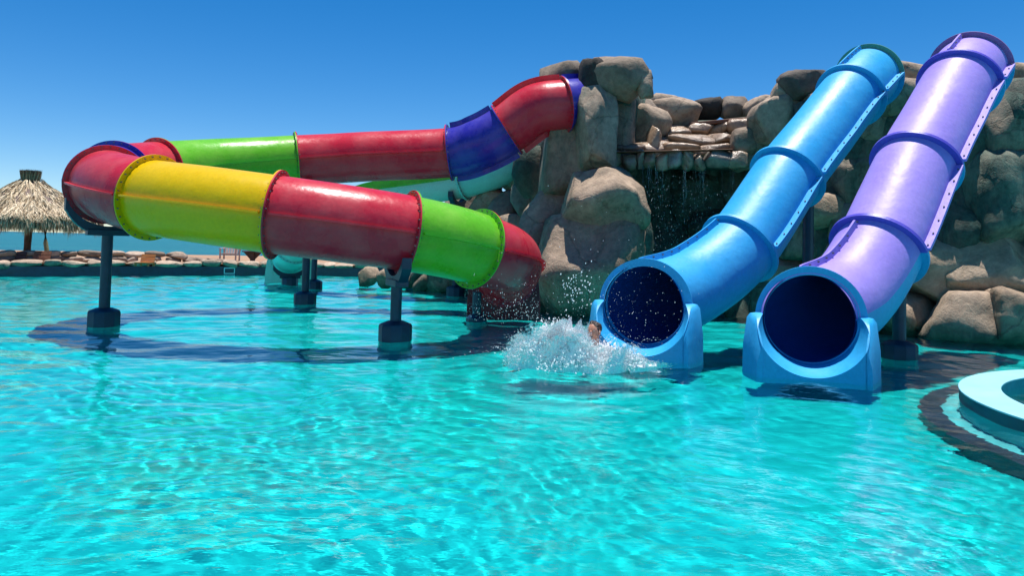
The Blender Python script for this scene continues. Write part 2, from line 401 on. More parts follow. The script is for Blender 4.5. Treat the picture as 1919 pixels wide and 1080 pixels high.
rock = thing('rock_mountain', (6.0, 17.0, 0.0), 'sculpted tan and green boulder mountain with waterfall ledge behind the slides', 'rock formation')
def wall_d(px):
    return float(np.interp(px, [650, 820, 900, 1000, 1100, 1250, 1400, 1550, 1700, 1800, 1919, 2200], [23.5, 22, 20.5, 18.4, 17.3, 16.9, 16.2, 15.0, 13.8, 13.2, 12.8, 12.2]))
B = [  # x, y, half width, half height, depth offset, tilt, tint, algae, p
    # tall pillar and its cap
    (1080, 272, 64, 94, -0.35, 0.0, TAN, 0.52, 9), (1150, 262, 38, 92, 0.35, 0.0, GREY, 0.55, 6), (1114, 246, 36, 78, -1.0, 0.0, TAN, 0.52, 9),
    (1056, 148, 42, 30, -0.45, -0.22, (0.7, 0.66, 0.62), 0.25, 5), (1106, 146, 26, 34, -0.6, 0, DARK, 0.2, 9),
    (1166, 148, 55, 35, -0.6, 0.12, (0.8, 0.74, 0.68), 0.2, 8), (1209, 158, 14, 26, -0.5, 0, TAN, 0.1, 4),
    # rounded rocks beside the waterfall
    (1188, 232, 40, 48, 1.3, 0.25, GREY, 0.2, 2.5), (1262, 210, 42, 32, 1.6, 0.1, TAN, 0.1, 2.8), (1214, 238, 36, 34, 0.8, 0.1, TAN, 0.1, 2.6), (1238, 192, 30, 18, 1.8, 0, TAN, 0.1, 2.6),
    (1328, 206, 25, 22, 2.6, 0, DARK, 0.1, 3.6), (1378, 202, 24, 22, 2.6, 0.05, GREY, 0.15, 4), (1427, 201, 31, 20, 2.5, -0.1, TAN, 0.1, 4),
    (1466, 178, 20, 24, 0.6, 0.1, TAN, 0.1, 3), (1505, 156, 40, 28, 0.5, -0.15, (0.4, 0.4, 0.42), 0.1, 2.8), (1470, 222, 50, 42, 0.6, -0.45, TAN, 0.15, 3.2),
    (1408, 266, 40, 27, 0.6, -0.1, TAN, 0.25, 3), (1385, 300, 34, 22, 0.7, 0, TAN, 0.4, 3),
    # dark wet wall under the ledge
    (1225, 370, 60, 62, 2.3, 0, GREY, 0.75, 3), (1330, 360, 68, 55, 2.2, 0, GREY, 0.85, 3), (1405, 350, 55, 50, 1.8, 0, GREY, 0.85, 3),
    (1262, 470, 70, 62, 2.0, 0, GREY, 0.85, 3), (1355, 450, 60, 55, 1.8, 0.1, GREY, 0.9, 3.2), (1235, 560, 70, 60, 1.5, 0, GREY, 0.95, 3), (1350, 545, 75, 62, 1.4, 0, GREY, 0.9, 3),
    (1440, 450, 55, 70, 1.0, 0, GREY, 0.85, 3), (1460, 560, 65, 60, 0.1, 0, GREY, 0.8, 3),
    # big tan slabs left of the waterfall
    (1122, 384, 74, 58, -1.45, -0.5, WARM, 0.04, 5), (1100, 516, 90, 84, -1.75, 0.0, WARM, 0.36, 5), (1022, 440, 46, 80, -1.2, 0.5, TAN, 0.4, 3), (1000, 520, 50, 70, 0.5, 0.1, GREY, 0.6, 3),
    (1180, 470, 34, 60, -0.9, 0, GREY, 0.7, 3.4), (1160, 590, 60, 50, -0.9, 0, GREY, 0.9, 3), (1030, 560, 60, 50, -1.5, 0, GREY, 0.85, 3),
    # low shoulder to the left, behind the coloured slide
    (968, 312, 44, 42, 0.8, 0.2, TAN, 0.6, 3), (1005, 330, 40, 50, 0.5, 0, GREY, 0.7, 3), (914, 355, 26, 18, 0.5, 0, DARK, 0.2, 3.4), (915, 392, 36, 26, -0.1, -0.4, WARM, 0.1, 3), (985, 378, 27, 32, 0.2, 0.2, (0.6, 0.72, 0.76), 0.5, 3),
    (948, 398, 26, 40, 0.1, 0.1, (0.7, 0.68, 0.72), 0.3, 3.2), (868, 388, 40, 26, 0.4, -0.3, (0.75, 0.68, 0.7), 0.2, 3.2), (966, 440, 34, 34, -0.2, 0, TAN, 0.35, 3), (900, 450, 50, 45, 0.3, 0, GREY, 0.4, 3), (830, 440, 45, 50, 0.8, 0, GREY, 0.4, 3),
    (930, 520, 60, 50, 0.2, 0, GREY, 0.6, 3), (850, 510, 50, 40, 0.6, 0, GREY, 0.6, 3),
    (690, 522, 22, 17, 0.4, -0.7, TAN, 0.2, 3), (722, 524, 18, 17, 0.2, -0.8, TAN, 0.25, 3), (762, 528, 24, 14, 0.6, 0, GREY, 0.5, 3), (796, 528, 24, 14, 0.0, -0.5, TAN, 0.2, 3), (828, 533, 20, 14, 0.1, 0, TAN, 0.3, 3),
    # between and behind the two straight slides
    (1560, 215, 60, 60, 0.5, 0, GREY, 0.45, 3), (1540, 330, 70, 70, 0.9, 0, GREY, 0.7, 3), (1530, 440, 60, 55, 0.3, 0.1, GREY, 0.6, 3.2), (1545, 398, 38, 28, -0.2, 0.2, WARM, 0.1, 3.4), (1500, 540, 70, 70, 0.4, 0, TAN, 0.4, 3.2), (1430, 585, 60, 45, 0.0, 0, GREY, 0.8, 3),
    (1692, 142, 48, 24, 0.9, -0.1, TAN, 0.08, 3), (1668, 158, 30, 22, 0.5, 0.1, WARM, 0.05, 2.8), (1700, 185, 52, 32, 0.3, 0, TAN, 0.1, 3), (1645, 225, 50, 50, 0.4, 0, GREY, 0.5, 3), (1625, 330, 60, 60, 0.4, 0, GREY, 0.65, 3.2), (1610, 420, 55, 45, 0.1, 0.1, GREY, 0.5, 3.2), (1620, 500, 65, 50, 0.0, 0, WARM, 0.2, 3), (1600, 585, 70, 45, -0.1, 0, TAN, 0.4, 3),
    # right of the lilac slide
    (1900, 148, 50, 26, 0.9, 0, WARM, 0.05, 2.8), (1862, 178, 34, 24, 0.7, 0.1, TAN, 0.1, 3), (1895, 232, 62, 72, 0.4, 0.05, TAN, 0.6, 3.2), (1800, 330, 48, 70, 0.6, 0, GREY, 0.7, 3.2), (1888, 385, 62, 84, 0.15, 0, (0.75, 0.9, 0.85), 0.62, 4.0), (1800, 425, 46, 50, 0.4, 0, GREY, 0.75, 3.4),
    (1760, 515, 58, 56, 0.0, 0.15, WARM, 0.2, 3.0), (1868, 512, 72, 56, -0.1, -0.05, WARM, 0.25, 3.0), (1690, 590, 50, 40, -0.3, 0.2, WARM, 0.15, 3), (1835, 608, 92, 50, -0.45, 0, TAN, 0.4, 3.0), (1905, 590, 50, 45, -0.55, 0, WARM, 0.15, 3), (1700, 470, 45, 45, 0.5, 0, TAN, 0.35, 3), (1960, 480, 60, 130, 0.1, 0, TAN, 0.4, 3.2), (2000, 260, 80, 110, 0.5, 0, TAN, 0.4, 3), (1980, 610, 60, 50, -0.4, 0, TAN, 0.4, 3),
    (2080, 420, 90, 160, 0.2, 0, TAN, 0.4, 3), (2080, 610, 80, 60, -0.3, 0, TAN, 0.4, 3), (2180, 470, 90, 160, 0.1, 0, TAN, 0.4, 3),
]
LEAN = {(1122, 384): -0.85, (1100, 516): -0.55, (1022, 440): -0.5, (915, 392): -0.6, (1545, 398): -0.5, (1620, 500): -0.5, (1760, 515): -0.4, (1868, 512): -0.3, (1835, 608): -0.3, (1690, 590): -0.5}
for (x, y, hw, hh, off, tilt, tint, al, p) in B:
    o = bpx(rock, x, y, hw, hh, wall_d(x)+off, tilt, tint, al, 4 if hw+hh > 90 else 3, p*1.2, 0.12)
    if (x, y) in LEAN: o.rotation_euler.x = LEAN[(x, y)]
# solid core behind the boulders
mb = MB(); cols = list(range(780, 2300, 40)); rows = 14
top_y = lambda x: float(np.interp(x, [780, 860, 930, 1000, 1030, 1060, 1200, 1225, 1300, 1450, 1520, 1600, 1700, 1850, 2000, 2300], [520, 420, 380, 300, 170, 150, 150, 215, 225, 215, 180, 170, 160, 165, 200, 300]))
vs = []
for x in cols:
    d = wall_d(x)+0.5+float(np.interp(x, [1180, 1230, 1420, 1470], [0, 1.9, 1.7, 0]))
    tz = P(x, top_y(x), d).z
    bx_ = P(x, 456, d)
    for r in range(rows):
        z = -1.0+(tz+1.0)*r/(rows-1); k = noise.fractal(Vector((x*0.008, z*0.9, 3)), 0.9, 2, 4)*0.45
        vs.append((bx_.x+k*0.3, bx_.y+k, z))
    vs.append((bx_.x*1.25, bx_.y+3.0, tz*0.95)); vs.append((bx_.x*1.25, bx_.y+4.0, -1.0))
R2 = rows+2
mb.add(vs, [(i*R2+r, (i+1)*R2+r, (i+1)*R2+r+1, i*R2+r+1) for i in range(len(cols)-1) for r in range(R2-1)])
core = mb.build('rock_core', M['rock'], rock, smooth=180); core.color = (0.5, 0.5, 0.5, 0.7)

# ledge of the waterfall: three tiers of flat stones, the front one a row of blocks
for k, (x, hw) in enumerate([(1130, 16), (1154, 12), (1178, 13), (1198, 8), (1216, 12), (1238, 13), (1263, 14), (1287, 10), (1309, 12), (1345, 27), (1380, 20)]):
    bpx(rock, x, 299+ (k % 3)*2.5, hw*1.05, 16+(k*5 % 4), 17.05-0.002*(x-1130), 0, TAN if k % 3 else (0.8, 0.85, 0.9), 0.5, 3, 4.5, 0.12, deep=0.3, name='ledge_stone', mat='wet_rock', yaw=0)
for (x, y, hw, hh, d) in [(1160, 280, 46, 9, 15.6), (1220, 276, 34, 9, 15.7), (1275, 277, 40, 8, 15.6), (1340, 279, 42, 8, 15.5), (1232, 265, 34, 9, 16.1), (1290, 262, 42, 10, 16.0), (1350, 262, 34, 10, 16.0), (1395, 258, 26, 12, 15.9),
                          (1262, 245, 32, 9, 16.4), (1310, 243, 26, 10, 16.5), (1348, 243, 24, 10, 16.5), (1398, 238, 36, 11, 16.3), (1225, 262, 14, 22, 15.7)]:
    bpx(rock, x, y+2, hw*1.08, hh*1.45, d+1.75, random.uniform(-0.16, 0.16), (0.95, 0.80, 0.68) if (x*7+y) % 3 else (0.42, 0.36, 0.33), 0.12, 3, 3.2, 0.22, deep=0.42, name='ledge_stone', mat='wet_rock', yaw=0)
a, b_ = P(1292, 234, 18.5), P(1440, 220, 18.2)
mb = MB(); q = (b_-a).to_track_quat('X', 'Z'); mb.box((a+b_)/2, ((b_-a).length, 0.25, 0.09), q.to_matrix()); mb.build('ledge_beam', M['wood'], rock, bevel=0.015)
a, b_ = P(1118, 287, 17.05), P(1372, 281, 16.75)
mb = MB(); q = (b_-a).to_track_quat('X', 'Z'); mb.box((a+b_)/2, ((b_-a).length, 0.3, 0.022), q.to_matrix()); mb.build('ledge_beam', M['wood'], rock, bevel=0.015)
mb = MB(); a, b_ = P(1120, 300, 17.5), P(1400, 296, 17.3); mb.box((a+b_)/2+Vector((0, 0.5, 0)), ((b_-a).length, 1.0, 0.3)); o = mb.build('ledge_slab', M['rock'], rock); o.color = (0.6, 0.6, 0.6, 0.7)

# ------------------------------------------------------------------ slides
def resample(ctrl, n=24):
    """dense points with their control index"""
    pts = cat_rom(ctrl, n); return pts
class Path:
    def __init__(s, ctrl, n=24):
        s.n = n; s.p = resample(ctrl, n); m = len(s.p); s.t = []; s.side = []; s.up = []
        for i in range(m):
            t = (s.p[min(i+1, m-1)]-s.p[max(i-1, 0)]).normalized()
            sd = t.cross(Vector((0, 0, 1))).normalized(); s.t.append(t); s.side.append(sd); s.up.append(sd.cross(t).normalized())
    def at(s, u):                       # u in control index units
        x = max(0, min(u*s.n, len(s.p)-1)); i = min(int(x), len(s.p)-2); f = x-i
        return tuple(a[i].lerp(a[i+1], f) for a in (s.p, s.t, s.side, s.up))
    def span(s, u0, u1, step=0.06):
        p = [s.at(u0+(u1-u0)*k/30)[0] for k in range(31)]
        L = sum((p[k+1]-p[k]).length for k in range(30)); m = max(4, int(L/step))
        return [s.at(u0+(u1-u0)*k/m) for k in range(m+1)], L
def shell(name, fr, r1, r0, a0, a1, mat, parent, n=56, inner=None):
    full = abs(a1-a0) > 359; cnt = n if full else int(n*abs(a1-a0)/360)+1
    vs = []; 
    for (p, t, s, u) in fr:
        for r in (r1, r0):
            for k in range(cnt):
                a = math.radians(a0+(a1-a0)*k/(cnt if full else cnt-1)); vs.append(p+s*(r*math.cos(a))+u*(r*math.sin(a)))
    fs = []; mi = []; m = len(fr); w = 2*cnt
    kk = cnt if full else cnt-1
    for i in range(m-1):
        for k in range(kk):
            j = (k+1) % cnt
            fs.append((i*w+k, i*w+j, (i+1)*w+j, (i+1)*w+k)); mi.append(0)
            fs.append((i*w+cnt+j, i*w+cnt+k, (i+1)*w+cnt+k, (i+1)*w+cnt+j)); mi.append(1 if inner else 0)
        if not full:
            for k in (0, cnt-1):
                fs.append((i*w+k, (i+1)*w+k, (i+1)*w+cnt+k, i*w+cnt+k)); mi.append(0)
    for i in (0, m-1):
        for k in range(kk):
            j = (k+1) % cnt; fs.append((i*w+k, i*w+cnt+k, i*w+cnt+j, i*w+j)); mi.append(0)
    mb = MB().add(vs, fs); me = bpy.data.meshes.new(name); me.from_pydata(mb.v, [], mb.f); me.materials.append(mat)
    if inner: me.materials.append(inner)
    me.polygons.foreach_set('material_index', mi)
    bm = bmesh.new(); bm.from_mesh(me); bmesh.ops.recalc_face_normals(bm, faces=bm.faces); bm.to_mesh(me); bm.free()
    smooth_by_angle(me, 50)
    return link(bpy.data.objects.new(name, me), parent)
def ring(name, f, sgn, r0, r1, th, a0, a1, mat, parent, n=56):
    p, t, s, u = f
    fr = [(p+t*(sgn*th*k), t, s, u) for k in (0.04, 1)]
    return shell(name, fr, r1, r0, a0, a1, mat, parent, n)
def seam(name, fr, ang, r0, r1, th, mat, parent):
    vs = []; ca, sa = math.cos(math.radians(ang)), math.sin(math.radians(ang))
    for (p, t, s, u) in fr:
        o = s*ca+u*sa; q = s*(-sa)+u*ca
        for (r, w) in ((r0, -1), (r1, -1), (r1, 1), (r0, 1)): vs.append(p+o*r+q*(w*th*0.5))
    fs = [(i*4+k, i*4+(k+1) % 4, i*4+4+(k+1) % 4, i*4+4+k) for i in range(len(fr)-1) for k in range(4)]
    fs += [(0, 1, 2, 3), ((len(fr)-1)*4+3, (len(fr)-1)*4+2, (len(fr)-1)*4+1, (len(fr)-1)*4)]
    return MB().add(vs, fs).build(name, mat, parent, smooth=40)
def bolts_ring(mb, f, sgn, r, a0, a1, n, th, br=0.011):
    p, t, s, u = f
    for k in range(n):
        a = math.radians(a0+(a1-a0)*(k+0.5)/n); c = p+(s*math.cos(a)+u*math.sin(a))*r
        mb.prism(c+t*(sgn*th), c+t*(sgn*(th+0.02)), br, n=6)
def bolts_seam(mb, fr, ang, r, th, every=3, br=0.014):
    ca, sa = math.cos(math.radians(ang)), math.sin(math.radians(ang))
    for (p, t, s, u) in fr[1::every]:
        c = p+(s*ca+u*sa)*r; q = s*(-sa)+u*ca
        for sg in (-1, 1): mb.prism(c+q*(sg*th*0.5), c+q*(sg*(th*0.5+0.018)), br, n=6)

def tube_section(slide, path, u0, u1, mat, R=0.575, seams=(0, 180), FL=0.085, inner=None, bolts=True, ends=(True, True)):
    fr, L = path.span(u0, u1)
    body = shell('tube_section', fr, R, R-0.014, 0, 360, mat, slide, 64, inner)
    mb = MB()
    if ends[0]:
        ring('flange_ring', fr[0], 1, R-0.01, R+FL, 0.022, 0, 360, mat, body); bolts_ring(mb, fr[0], 1, R+FL*0.58, 0, 360, 30, 0.022)
    if ends[1]:
        ring('flange_ring', fr[-1], -1, R-0.01, R+FL, 0.022, 0, 360, mat, body); bolts_ring(mb, fr[-1], -1, R+FL*0.58, 0, 360, 30, 0.022)
    for a in seams:
        seam('seam_flange', fr[1:-1], a, R-0.006, R+(0.065 if a % 180 == 0 else 0.12), 0.03, mat, body)
    if bolts: mb.build('bolt_row', M['steel'], body)['kind'] = 'stuff'
    return body
def support(slide, x, y, top, fr=None, R=0.668, foot_h=0.24, foot_r=0.25, post_r=0.085, cradle=True, sweep=110, base_z=FLOOR_Z):
    """round post on a drum foot; a saddle plate holds the tube"""
    mb = MB(); mb.prism((x, y, 0.1), (x, y, top), post_r, n=20); post = mb.build('support_post', M['navy'], slide, smooth=40)
    MB().lathe((x, y, 0), [(0.0, -0.06), (foot_r, -0.06), (foot_r, foot_h-0.03), (foot_r-0.015, foot_h), (post_r+0.04, foot_h+0.045), (post_r, foot_h+0.05), (0, foot_h+0.05)], 10, 0.2).build('post_foot', M['navy'], post, smooth=30)
    MB().lathe((x, y, 0), [(foot_r-0.01, base_z), (foot_r-0.01, -0.055)], 10, 0.2).build('plinth', M['pool'], post, smooth=30)
    if cradle and fr is not None:
        p, t, s, u = fr
        hz = Vector((t.x, t.y, 0)).normalized(); sd = Vector((s.x, s.y, 0)).normalized()
        # saddle plate: half ring hugging the tube above, straight shoulders running down to a beam
        N = 24; vs = []
        zc = p.z; 
        for k in range(N+1):
            a = math.radians(270-sweep/2+sweep*k/N); ix, iz = R*math.cos(a), R*math.sin(a)
            oz = min(-R-0.06, iz-0.02); ox = ix*1.0
            if abs(ix) > 0.30: oz = min(iz-0.16, -R-0.06+ (abs(ix)-0.30)*0.95)
            for w in (-0.07, 0.07):
                vs.append(Vector((p.x, p.y, zc))+sd*ix+Vector((0, 0, iz))+hz*w); vs.append(Vector((p.x, p.y, zc))+sd*ox+Vector((0, 0, oz))+hz*w)
        fs = []
        for k in range(N):
            b0 = k*4; b1 = b0+4
            fs += [(b0, b0+1, b1+1, b1), (b0+2, b1+2, b1+3, b0+3), (b0, b1, b1+2, b0+2), (b0+1, b0+3, b1+3, b1+1)]
        fs += [(0, 2, 3, 1), (N*4, N*4+1, N*4+3, N*4+2)]
        MB().add(vs, fs).build('cradle', M['navy'], post, smooth=30)
        mb = MB(); rot = Matrix((sd, hz, Vector((0, 0, 1)))).transposed()
        mb.box((p.x, p.y, zc-R-0.10), (0.62, 0.20, 0.10), rot); mb.build('cradle_beam', M['navy'], post, bevel=0.01)
    return post

# --- the coloured closed spiral
EC, ERX, ERY = Vector((-3.5, 14.05, 0)), 3.80, 3.15
def el(th, z): return (EC.x+ERX*math.cos(math.radians(th)), EC.y+ERY*math.sin(math.radians(th)), z)
ctrl = [P(1104, 193, 17.3), P(1056, 196, 17.0), P(1003, 205, 16.95), P(950, 243, 17.0), P(900, 270, 17.1), P(843, 286, 17.3),
        el(88, 3.41), el(100, 3.34), el(112, 3.26), el(125, 3.15), el(140, 3.02), el(155, 2.87), el(170, 2.72), el(185, 2.57), el(200, 2.42), el(212, 2.31), el(225, 2.19), el(239, 2.06), el(255, 1.95), el(271, 1.83), el(286, 1.72), el(301, 1.60), el(314, 1.47), el(327, 1.31),
        (-0.06, 13.15, 1.20), (0.0, 13.85, 1.06), (-0.06, 14.5, 0.92), (-0.12, 15.0, 0.86)]
sp = Path(ctrl)
spiral = thing('spiral_tube_slide', (-3.5, 14.05, 0.0), 'closed spiral tube slide of red, green, yellow and indigo sections on navy posts', 'water slide')
secs = [(0.0, 1.0, 'indigo', (90, 270)), (1.0, 3.0, 'red', (102, 282)), (3.0, 5.0, 'indigo', (102, 282)), (5.0, 8.0, 'red', (0, 180)), (8.0, 11.5, 'green', (0, 180)), (11.5, 13.2, 'red', (0, 180)), (13.2, 15.0, 'indigo', (0, 180)),
        (15.0, 17.0, 'red', (0, 180)), (17.0, 19.0, 'yellow', (0, 180)), (19.0, 20.95, 'red', (0, 180)), (20.95, 22.5, 'green', (0, 180)), (22.5, 26.6, 'red', (0, 180))]
for (u0, u1, c, sm) in secs: tube_section(spiral, sp, u0, u1, M[c], seams=sm, inner=M['raw_glass'] if c != 'indigo' else None)
for (u, sw) in ((15.25, 140), (20.8, 110), (7.65, 86)):
    f = sp.at(u); support(spiral, f[0].x, f[0].y, f[0].z-0.70, f, R=0.668, sweep=sw)
f = sp.at(25.2); support(spiral, f[0].x-0.62, f[0].y+0.2, 0.55, None, cradle=False, foot_h=0.08, foot_r=0.2)

def end_box(name, slide, c, yaw, mat, zc=0.69, rin=0.53, w_front=0.62, w_back=0.78, depth=0.46, horn=0.72, corner=0.36, lip=0.63):
    """flared splash box: scooped horns either side of the mouth, running down to the water. Local +v points out of the mouth."""
    N, S = 26, 10; out = []
    for j in range(S+1):
        t = j/S; e = t*t*(3-2*t)
        hw = w_front+(w_back-w_front)*t; H = corner+(horn-corner)*(1-(1-t)**2.2); r = lip+(rin-lip)*e
        vv = depth*(1-t)
        cz = zc; ph = math.acos(max(-1, min(1, (cz-H)/r)))
        row = [(-hw, -0.3), (-hw*0.985, H*0.45), (-(hw*0.93), H-0.06), (-(hw*0.93-0.035), H-0.012)]
        xs = r*math.sin(ph)
        row += [(-(0.5*(xs+hw*0.92)), H)] if xs < hw*0.9 else [(-xs, H)]
        for k in range(N+1):
            a = -ph+2*ph*k/N; row.append((r*math.sin(a), cz-r*math.cos(a)))
        row += [(-x, z) for (x, z) in reversed(row[:5])]
        out.append([(x, vv, z) for (x, z) in row])
    m = len(out[0]); cy, sy = math.cos(yaw), math.sin(yaw)
    vs = []
    for row in out:
        for (x, v, z) in row: vs.append((c[0]+x*cy+v*sy, c[1]+x*sy-v*cy, z))
    fs = [(j*m+k, j*m+k+1, (j+1)*m+k+1, (j+1)*m+k) for j in range(S) for k in range(m-1)]
    # front and back faces as strips down to the water
    for j, fl_ in ((0, False), (S, True)):
        b0 = len(vs); 
        for k in range(m):
            x, v, z = out[j][k]; vs.append((c[0]+x*cy+v*sy, c[1]+x*sy-v*cy, -0.3))
        for k in range(m-1):
            q = (j*m+k, b0+k, b0+k+1, j*m+k+1); fs.append(q if not fl_ else q[::-1])
    o = MB().add(vs, fs).build(name, mat, slide, smooth=38)
    bm = bmesh.new(); bm.from_mesh(o.data); bmesh.ops.remove_doubles(bm, verts=bm.verts, dist=0.0005); bmesh.ops.recalc_face_normals(bm, faces=bm.faces); bm.to_mesh(o.data); bm.free()
    smooth_by_angle(o.data, 38)
    b = o.modifiers.new('bevel', 'BEVEL'); b.width = 0.02; b.segments = 3; b.limit_method = 'ANGLE'; b.angle_limit = math.radians(45)
    b.harden_normals = False
    return o
f = sp.at(26.6)
end_box('splash_box', spiral, (f[0].x-0.02, f[0].y), math.atan2(-(-f[1].x), -(f[1].y))+0.0 if False else math.atan2(f[1].x, -f[1].y), M['dark_red'], zc=f[0].z, rin=0.56, w_front=0.66, w_back=0.74, horn=0.80)

# --- the two straight slides
def straight_slide(name, label, mouth, c_up, c_low, c_box, ups, ring_u, posts, R, last=None, last_ring=None, yaw=-0.3, ringmat=None, inner=None, fin=None):
    slide = thing(name, (mouth.x, mouth.y, 0), label, 'water slide', 'straight tube slides')
    out = Vector((math.sin(yaw), -math.cos(yaw), 0))
    ctrl = [mouth, mouth-out*0.22+Vector((0.03, 0, 0.015))]+ups
    pa = Path(ctrl)
    nsec = len(ring_u)
    rm = ringmat or c_up
    for k in range(nsec-1):
        u0, u1 = ring_u[k], ring_u[k+1]; fr, L = pa.span(u0, u1)
        top = c_up if not (last and k == nsec-2) else last
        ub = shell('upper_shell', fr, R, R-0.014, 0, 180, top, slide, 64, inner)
        lb = shell('lower_shell', fr, R, R-0.014, 180, 360, c_low, slide, 64, inner)
        mb = MB(); f0, f1 = fr[0], fr[-1]
        if k == 0:
            ring('mouth_ring', f0, 1, R-0.03, R+0.075, 0.05, 0, 360, c_box, slide)
        else:
            ring('flange_ring', f0, 1, R-0.01, R+0.085, 0.024, 0, 180, rm, ub); ring('flange_ring', f0, 1, R-0.01, R+0.085, 0.024, 180, 360, c_low, lb)
        rl = last_ring if (last_ring and k == nsec-2) else rm
        ring('flange_ring', f1, -1, R-0.01, R+0.085, 0.024, 0, 180, rl, ub); ring('flange_ring', f1, -1, R-0.01, R+0.085, 0.024, 180, 360, c_low, lb)
        if k in (0, nsec-2):
            seam('top_fin', fr[1:-1], 96, R-0.006, R+0.085, 0.032, c_up, ub)
            bolts_seam(mb, fr[1:-1], 96, R+0.05, 0.032, 3, 0.011)
        if k != 0:
            for a in (0, 180):
                seam('seam_flange', fr[1:-1], a, R-0.006, R+0.10, 0.045, c_up, ub)
                bolts_seam(mb, fr[1:-1], a, R+0.06, 0.045, 4, 0.012)
        mb.build('bolt_row', M['steel'], ub)['kind'] = 'stuff'
    end_box('splash_box', slide, (mouth.x, mouth.y), yaw, c_box, zc=mouth.z, rin=R-0.02, horn=mouth.z+0.05)
    for (u, foot_h, r) in posts:
        f = pa.at(u); support(slide, f[0].x, f[0].y, f[0].z-0.45, None, cradle=False, foot_h=foot_h, foot_r=r, post_r=0.09)
    return pa
RS = 0.555
mb_ = P(1209, 572, 10.15)
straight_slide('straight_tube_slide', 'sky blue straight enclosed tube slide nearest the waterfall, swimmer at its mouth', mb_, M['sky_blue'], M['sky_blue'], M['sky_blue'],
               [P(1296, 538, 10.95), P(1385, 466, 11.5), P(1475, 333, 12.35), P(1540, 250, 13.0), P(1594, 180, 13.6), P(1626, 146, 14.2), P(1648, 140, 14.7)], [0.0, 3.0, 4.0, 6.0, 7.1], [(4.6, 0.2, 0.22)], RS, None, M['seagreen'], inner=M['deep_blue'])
mp_ = P(1519, 598, 9.0)
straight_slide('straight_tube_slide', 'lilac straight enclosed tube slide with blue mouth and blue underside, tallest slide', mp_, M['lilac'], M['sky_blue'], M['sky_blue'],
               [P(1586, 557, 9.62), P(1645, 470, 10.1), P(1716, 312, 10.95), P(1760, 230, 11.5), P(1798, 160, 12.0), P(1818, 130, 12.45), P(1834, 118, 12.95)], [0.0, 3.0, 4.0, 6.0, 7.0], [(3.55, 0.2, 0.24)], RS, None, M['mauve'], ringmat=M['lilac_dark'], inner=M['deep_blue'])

# --- open green flume at the back
fl_ctrl = [P(1045, 236, 20.4), P(1014, 260, 20.2), P(975, 292, 20.1), P(930, 315, 20.2), P(870, 334, 20.5), P(790, 346, 20.9), P(700, 360, 21.3), P(640, 388, 21.6), P(590, 424, 22.0), P(556, 455, 22.7), P(545, 477, 23.6), P(545, 490, 24.8)]
fp = Path(fl_ctrl)
flume = thing('open_flume_slide', tuple(W(545, 540)), 'open green flume with pale aqua underside running behind the spiral slide', 'water slide')
FR = 0.55
cuts = [0, 1.6, 4.0, 5.8, 7.6, 9.2, 10.4, 11]
for k in range(len(cuts)-1):
    fr, L = fp.span(cuts[k], cuts[k+1])
    body = shell('flume_section', fr, FR, FR-0.016, 170, 370, M['aqua_white'] if k % 2 == 0 else M['aqua'], flume, 56, M['green'])
    for a in (172, 368): seam('rim', fr, a, FR-0.016, FR+0.05, 0.24, M['green'], body)
    ring('flange_ring', fr[0], 1, FR-0.005, FR+0.075, 0.025, 180, 360, M['aqua'], body); ring('flange_ring', fr[-1], -1, FR-0.005, FR+0.075, 0.025, 180, 360, M['aqua'], body)
    mbb = MB(); bolts_ring(mbb, fr[0], 1, FR+0.04, 185, 355, 16, 0.025); bolts_ring(mbb, fr[-1], -1, FR+0.04, 185, 355, 16, 0.025); mbb.build('bolt_row', M['steel'], body)['kind'] = 'stuff'
for u in (4.15, 7.95, 9.9):
    f = fp.at(u); support(flume, f[0].x, f[0].y, f[0].z-0.7, f, R=0.63)
f = fp.at(11); end_box('splash_box', flume, (f[0].x, f[0].y), math.atan2(f[1].x, -f[1].y), M['aqua_white'], zc=max(0.62, f[0].z), rin=0.54, w_front=0.72, w_back=0.80, horn=0.8)

# ------------------------------------------------------------------ round side pool, its rim and the dark banded step
ISL = Vector((6.94, 6.55, 0)); IR = 2.6
def annulus(mb, r0, r1, z0, z1, n=96, bottom=False):
    vs = []; 
    for i in range(n):
        a = 2*math.pi*i/n; c, s = math.cos(a), math.sin(a)
        for (r, z) in ((r1, z0), (r1, z1), (r0, z1), (r0, z0)): vs.append((ISL.x+r*c, ISL.y+r*s, z))
    fs = []
    for i in range(n):
        j = (i+1) % n
        for k in range(3 if not bottom else 4): fs.append((i*4+k, j*4+k, j*4+(k+1) % 4, i*4+(k+1) % 4))
    return mb.add(vs, fs)
side_pool = thing('round_side_pool', (ISL.x, ISL.y, FLOOR_Z), 'small round raised pool with pale aqua rim and navy wall at right edge', 'pool')
annulus(MB(), IR-0.33, IR-0.006, -0.06, 0.095).build('pool_ring_wall', M['tile_navy'], side_pool, smooth=40)
annulus(MB(), IR-0.32, IR-0.012, FLOOR_Z, -0.062).build('pool_ring_base', plain('pale turquoise wall paint', (0.06, 0.60, 0.64), 0.8, 0.08, 2, 0), side_pool, smooth=40)
annulus(MB(), IR-0.38, IR, 0.096, 0.116, bottom=True).build('rim', M['coping'], side_pool, smooth=40, bevel=0.006)
annulus(MB(), IR-0.375, IR-0.332, -0.9, 0.095).build('inner_lining', plain('teal pool lining', (0.02, 0.22, 0.28), 0.5), side_pool, smooth=40)
step_mat = plain('pale step paint', (0.10, 0.62, 0.66), 0.8, 0.08, 2, 0)
step = thing('curved_pool_step', (ISL.x, ISL.y, FLOOR_Z), 'submerged curved step with dark navy edge band around the round side pool', 'pool step')
annulus(MB(), IR-0.06, IR+0.14, FLOOR_Z, -0.60).build('step_tread', step_mat, step, smooth=40)
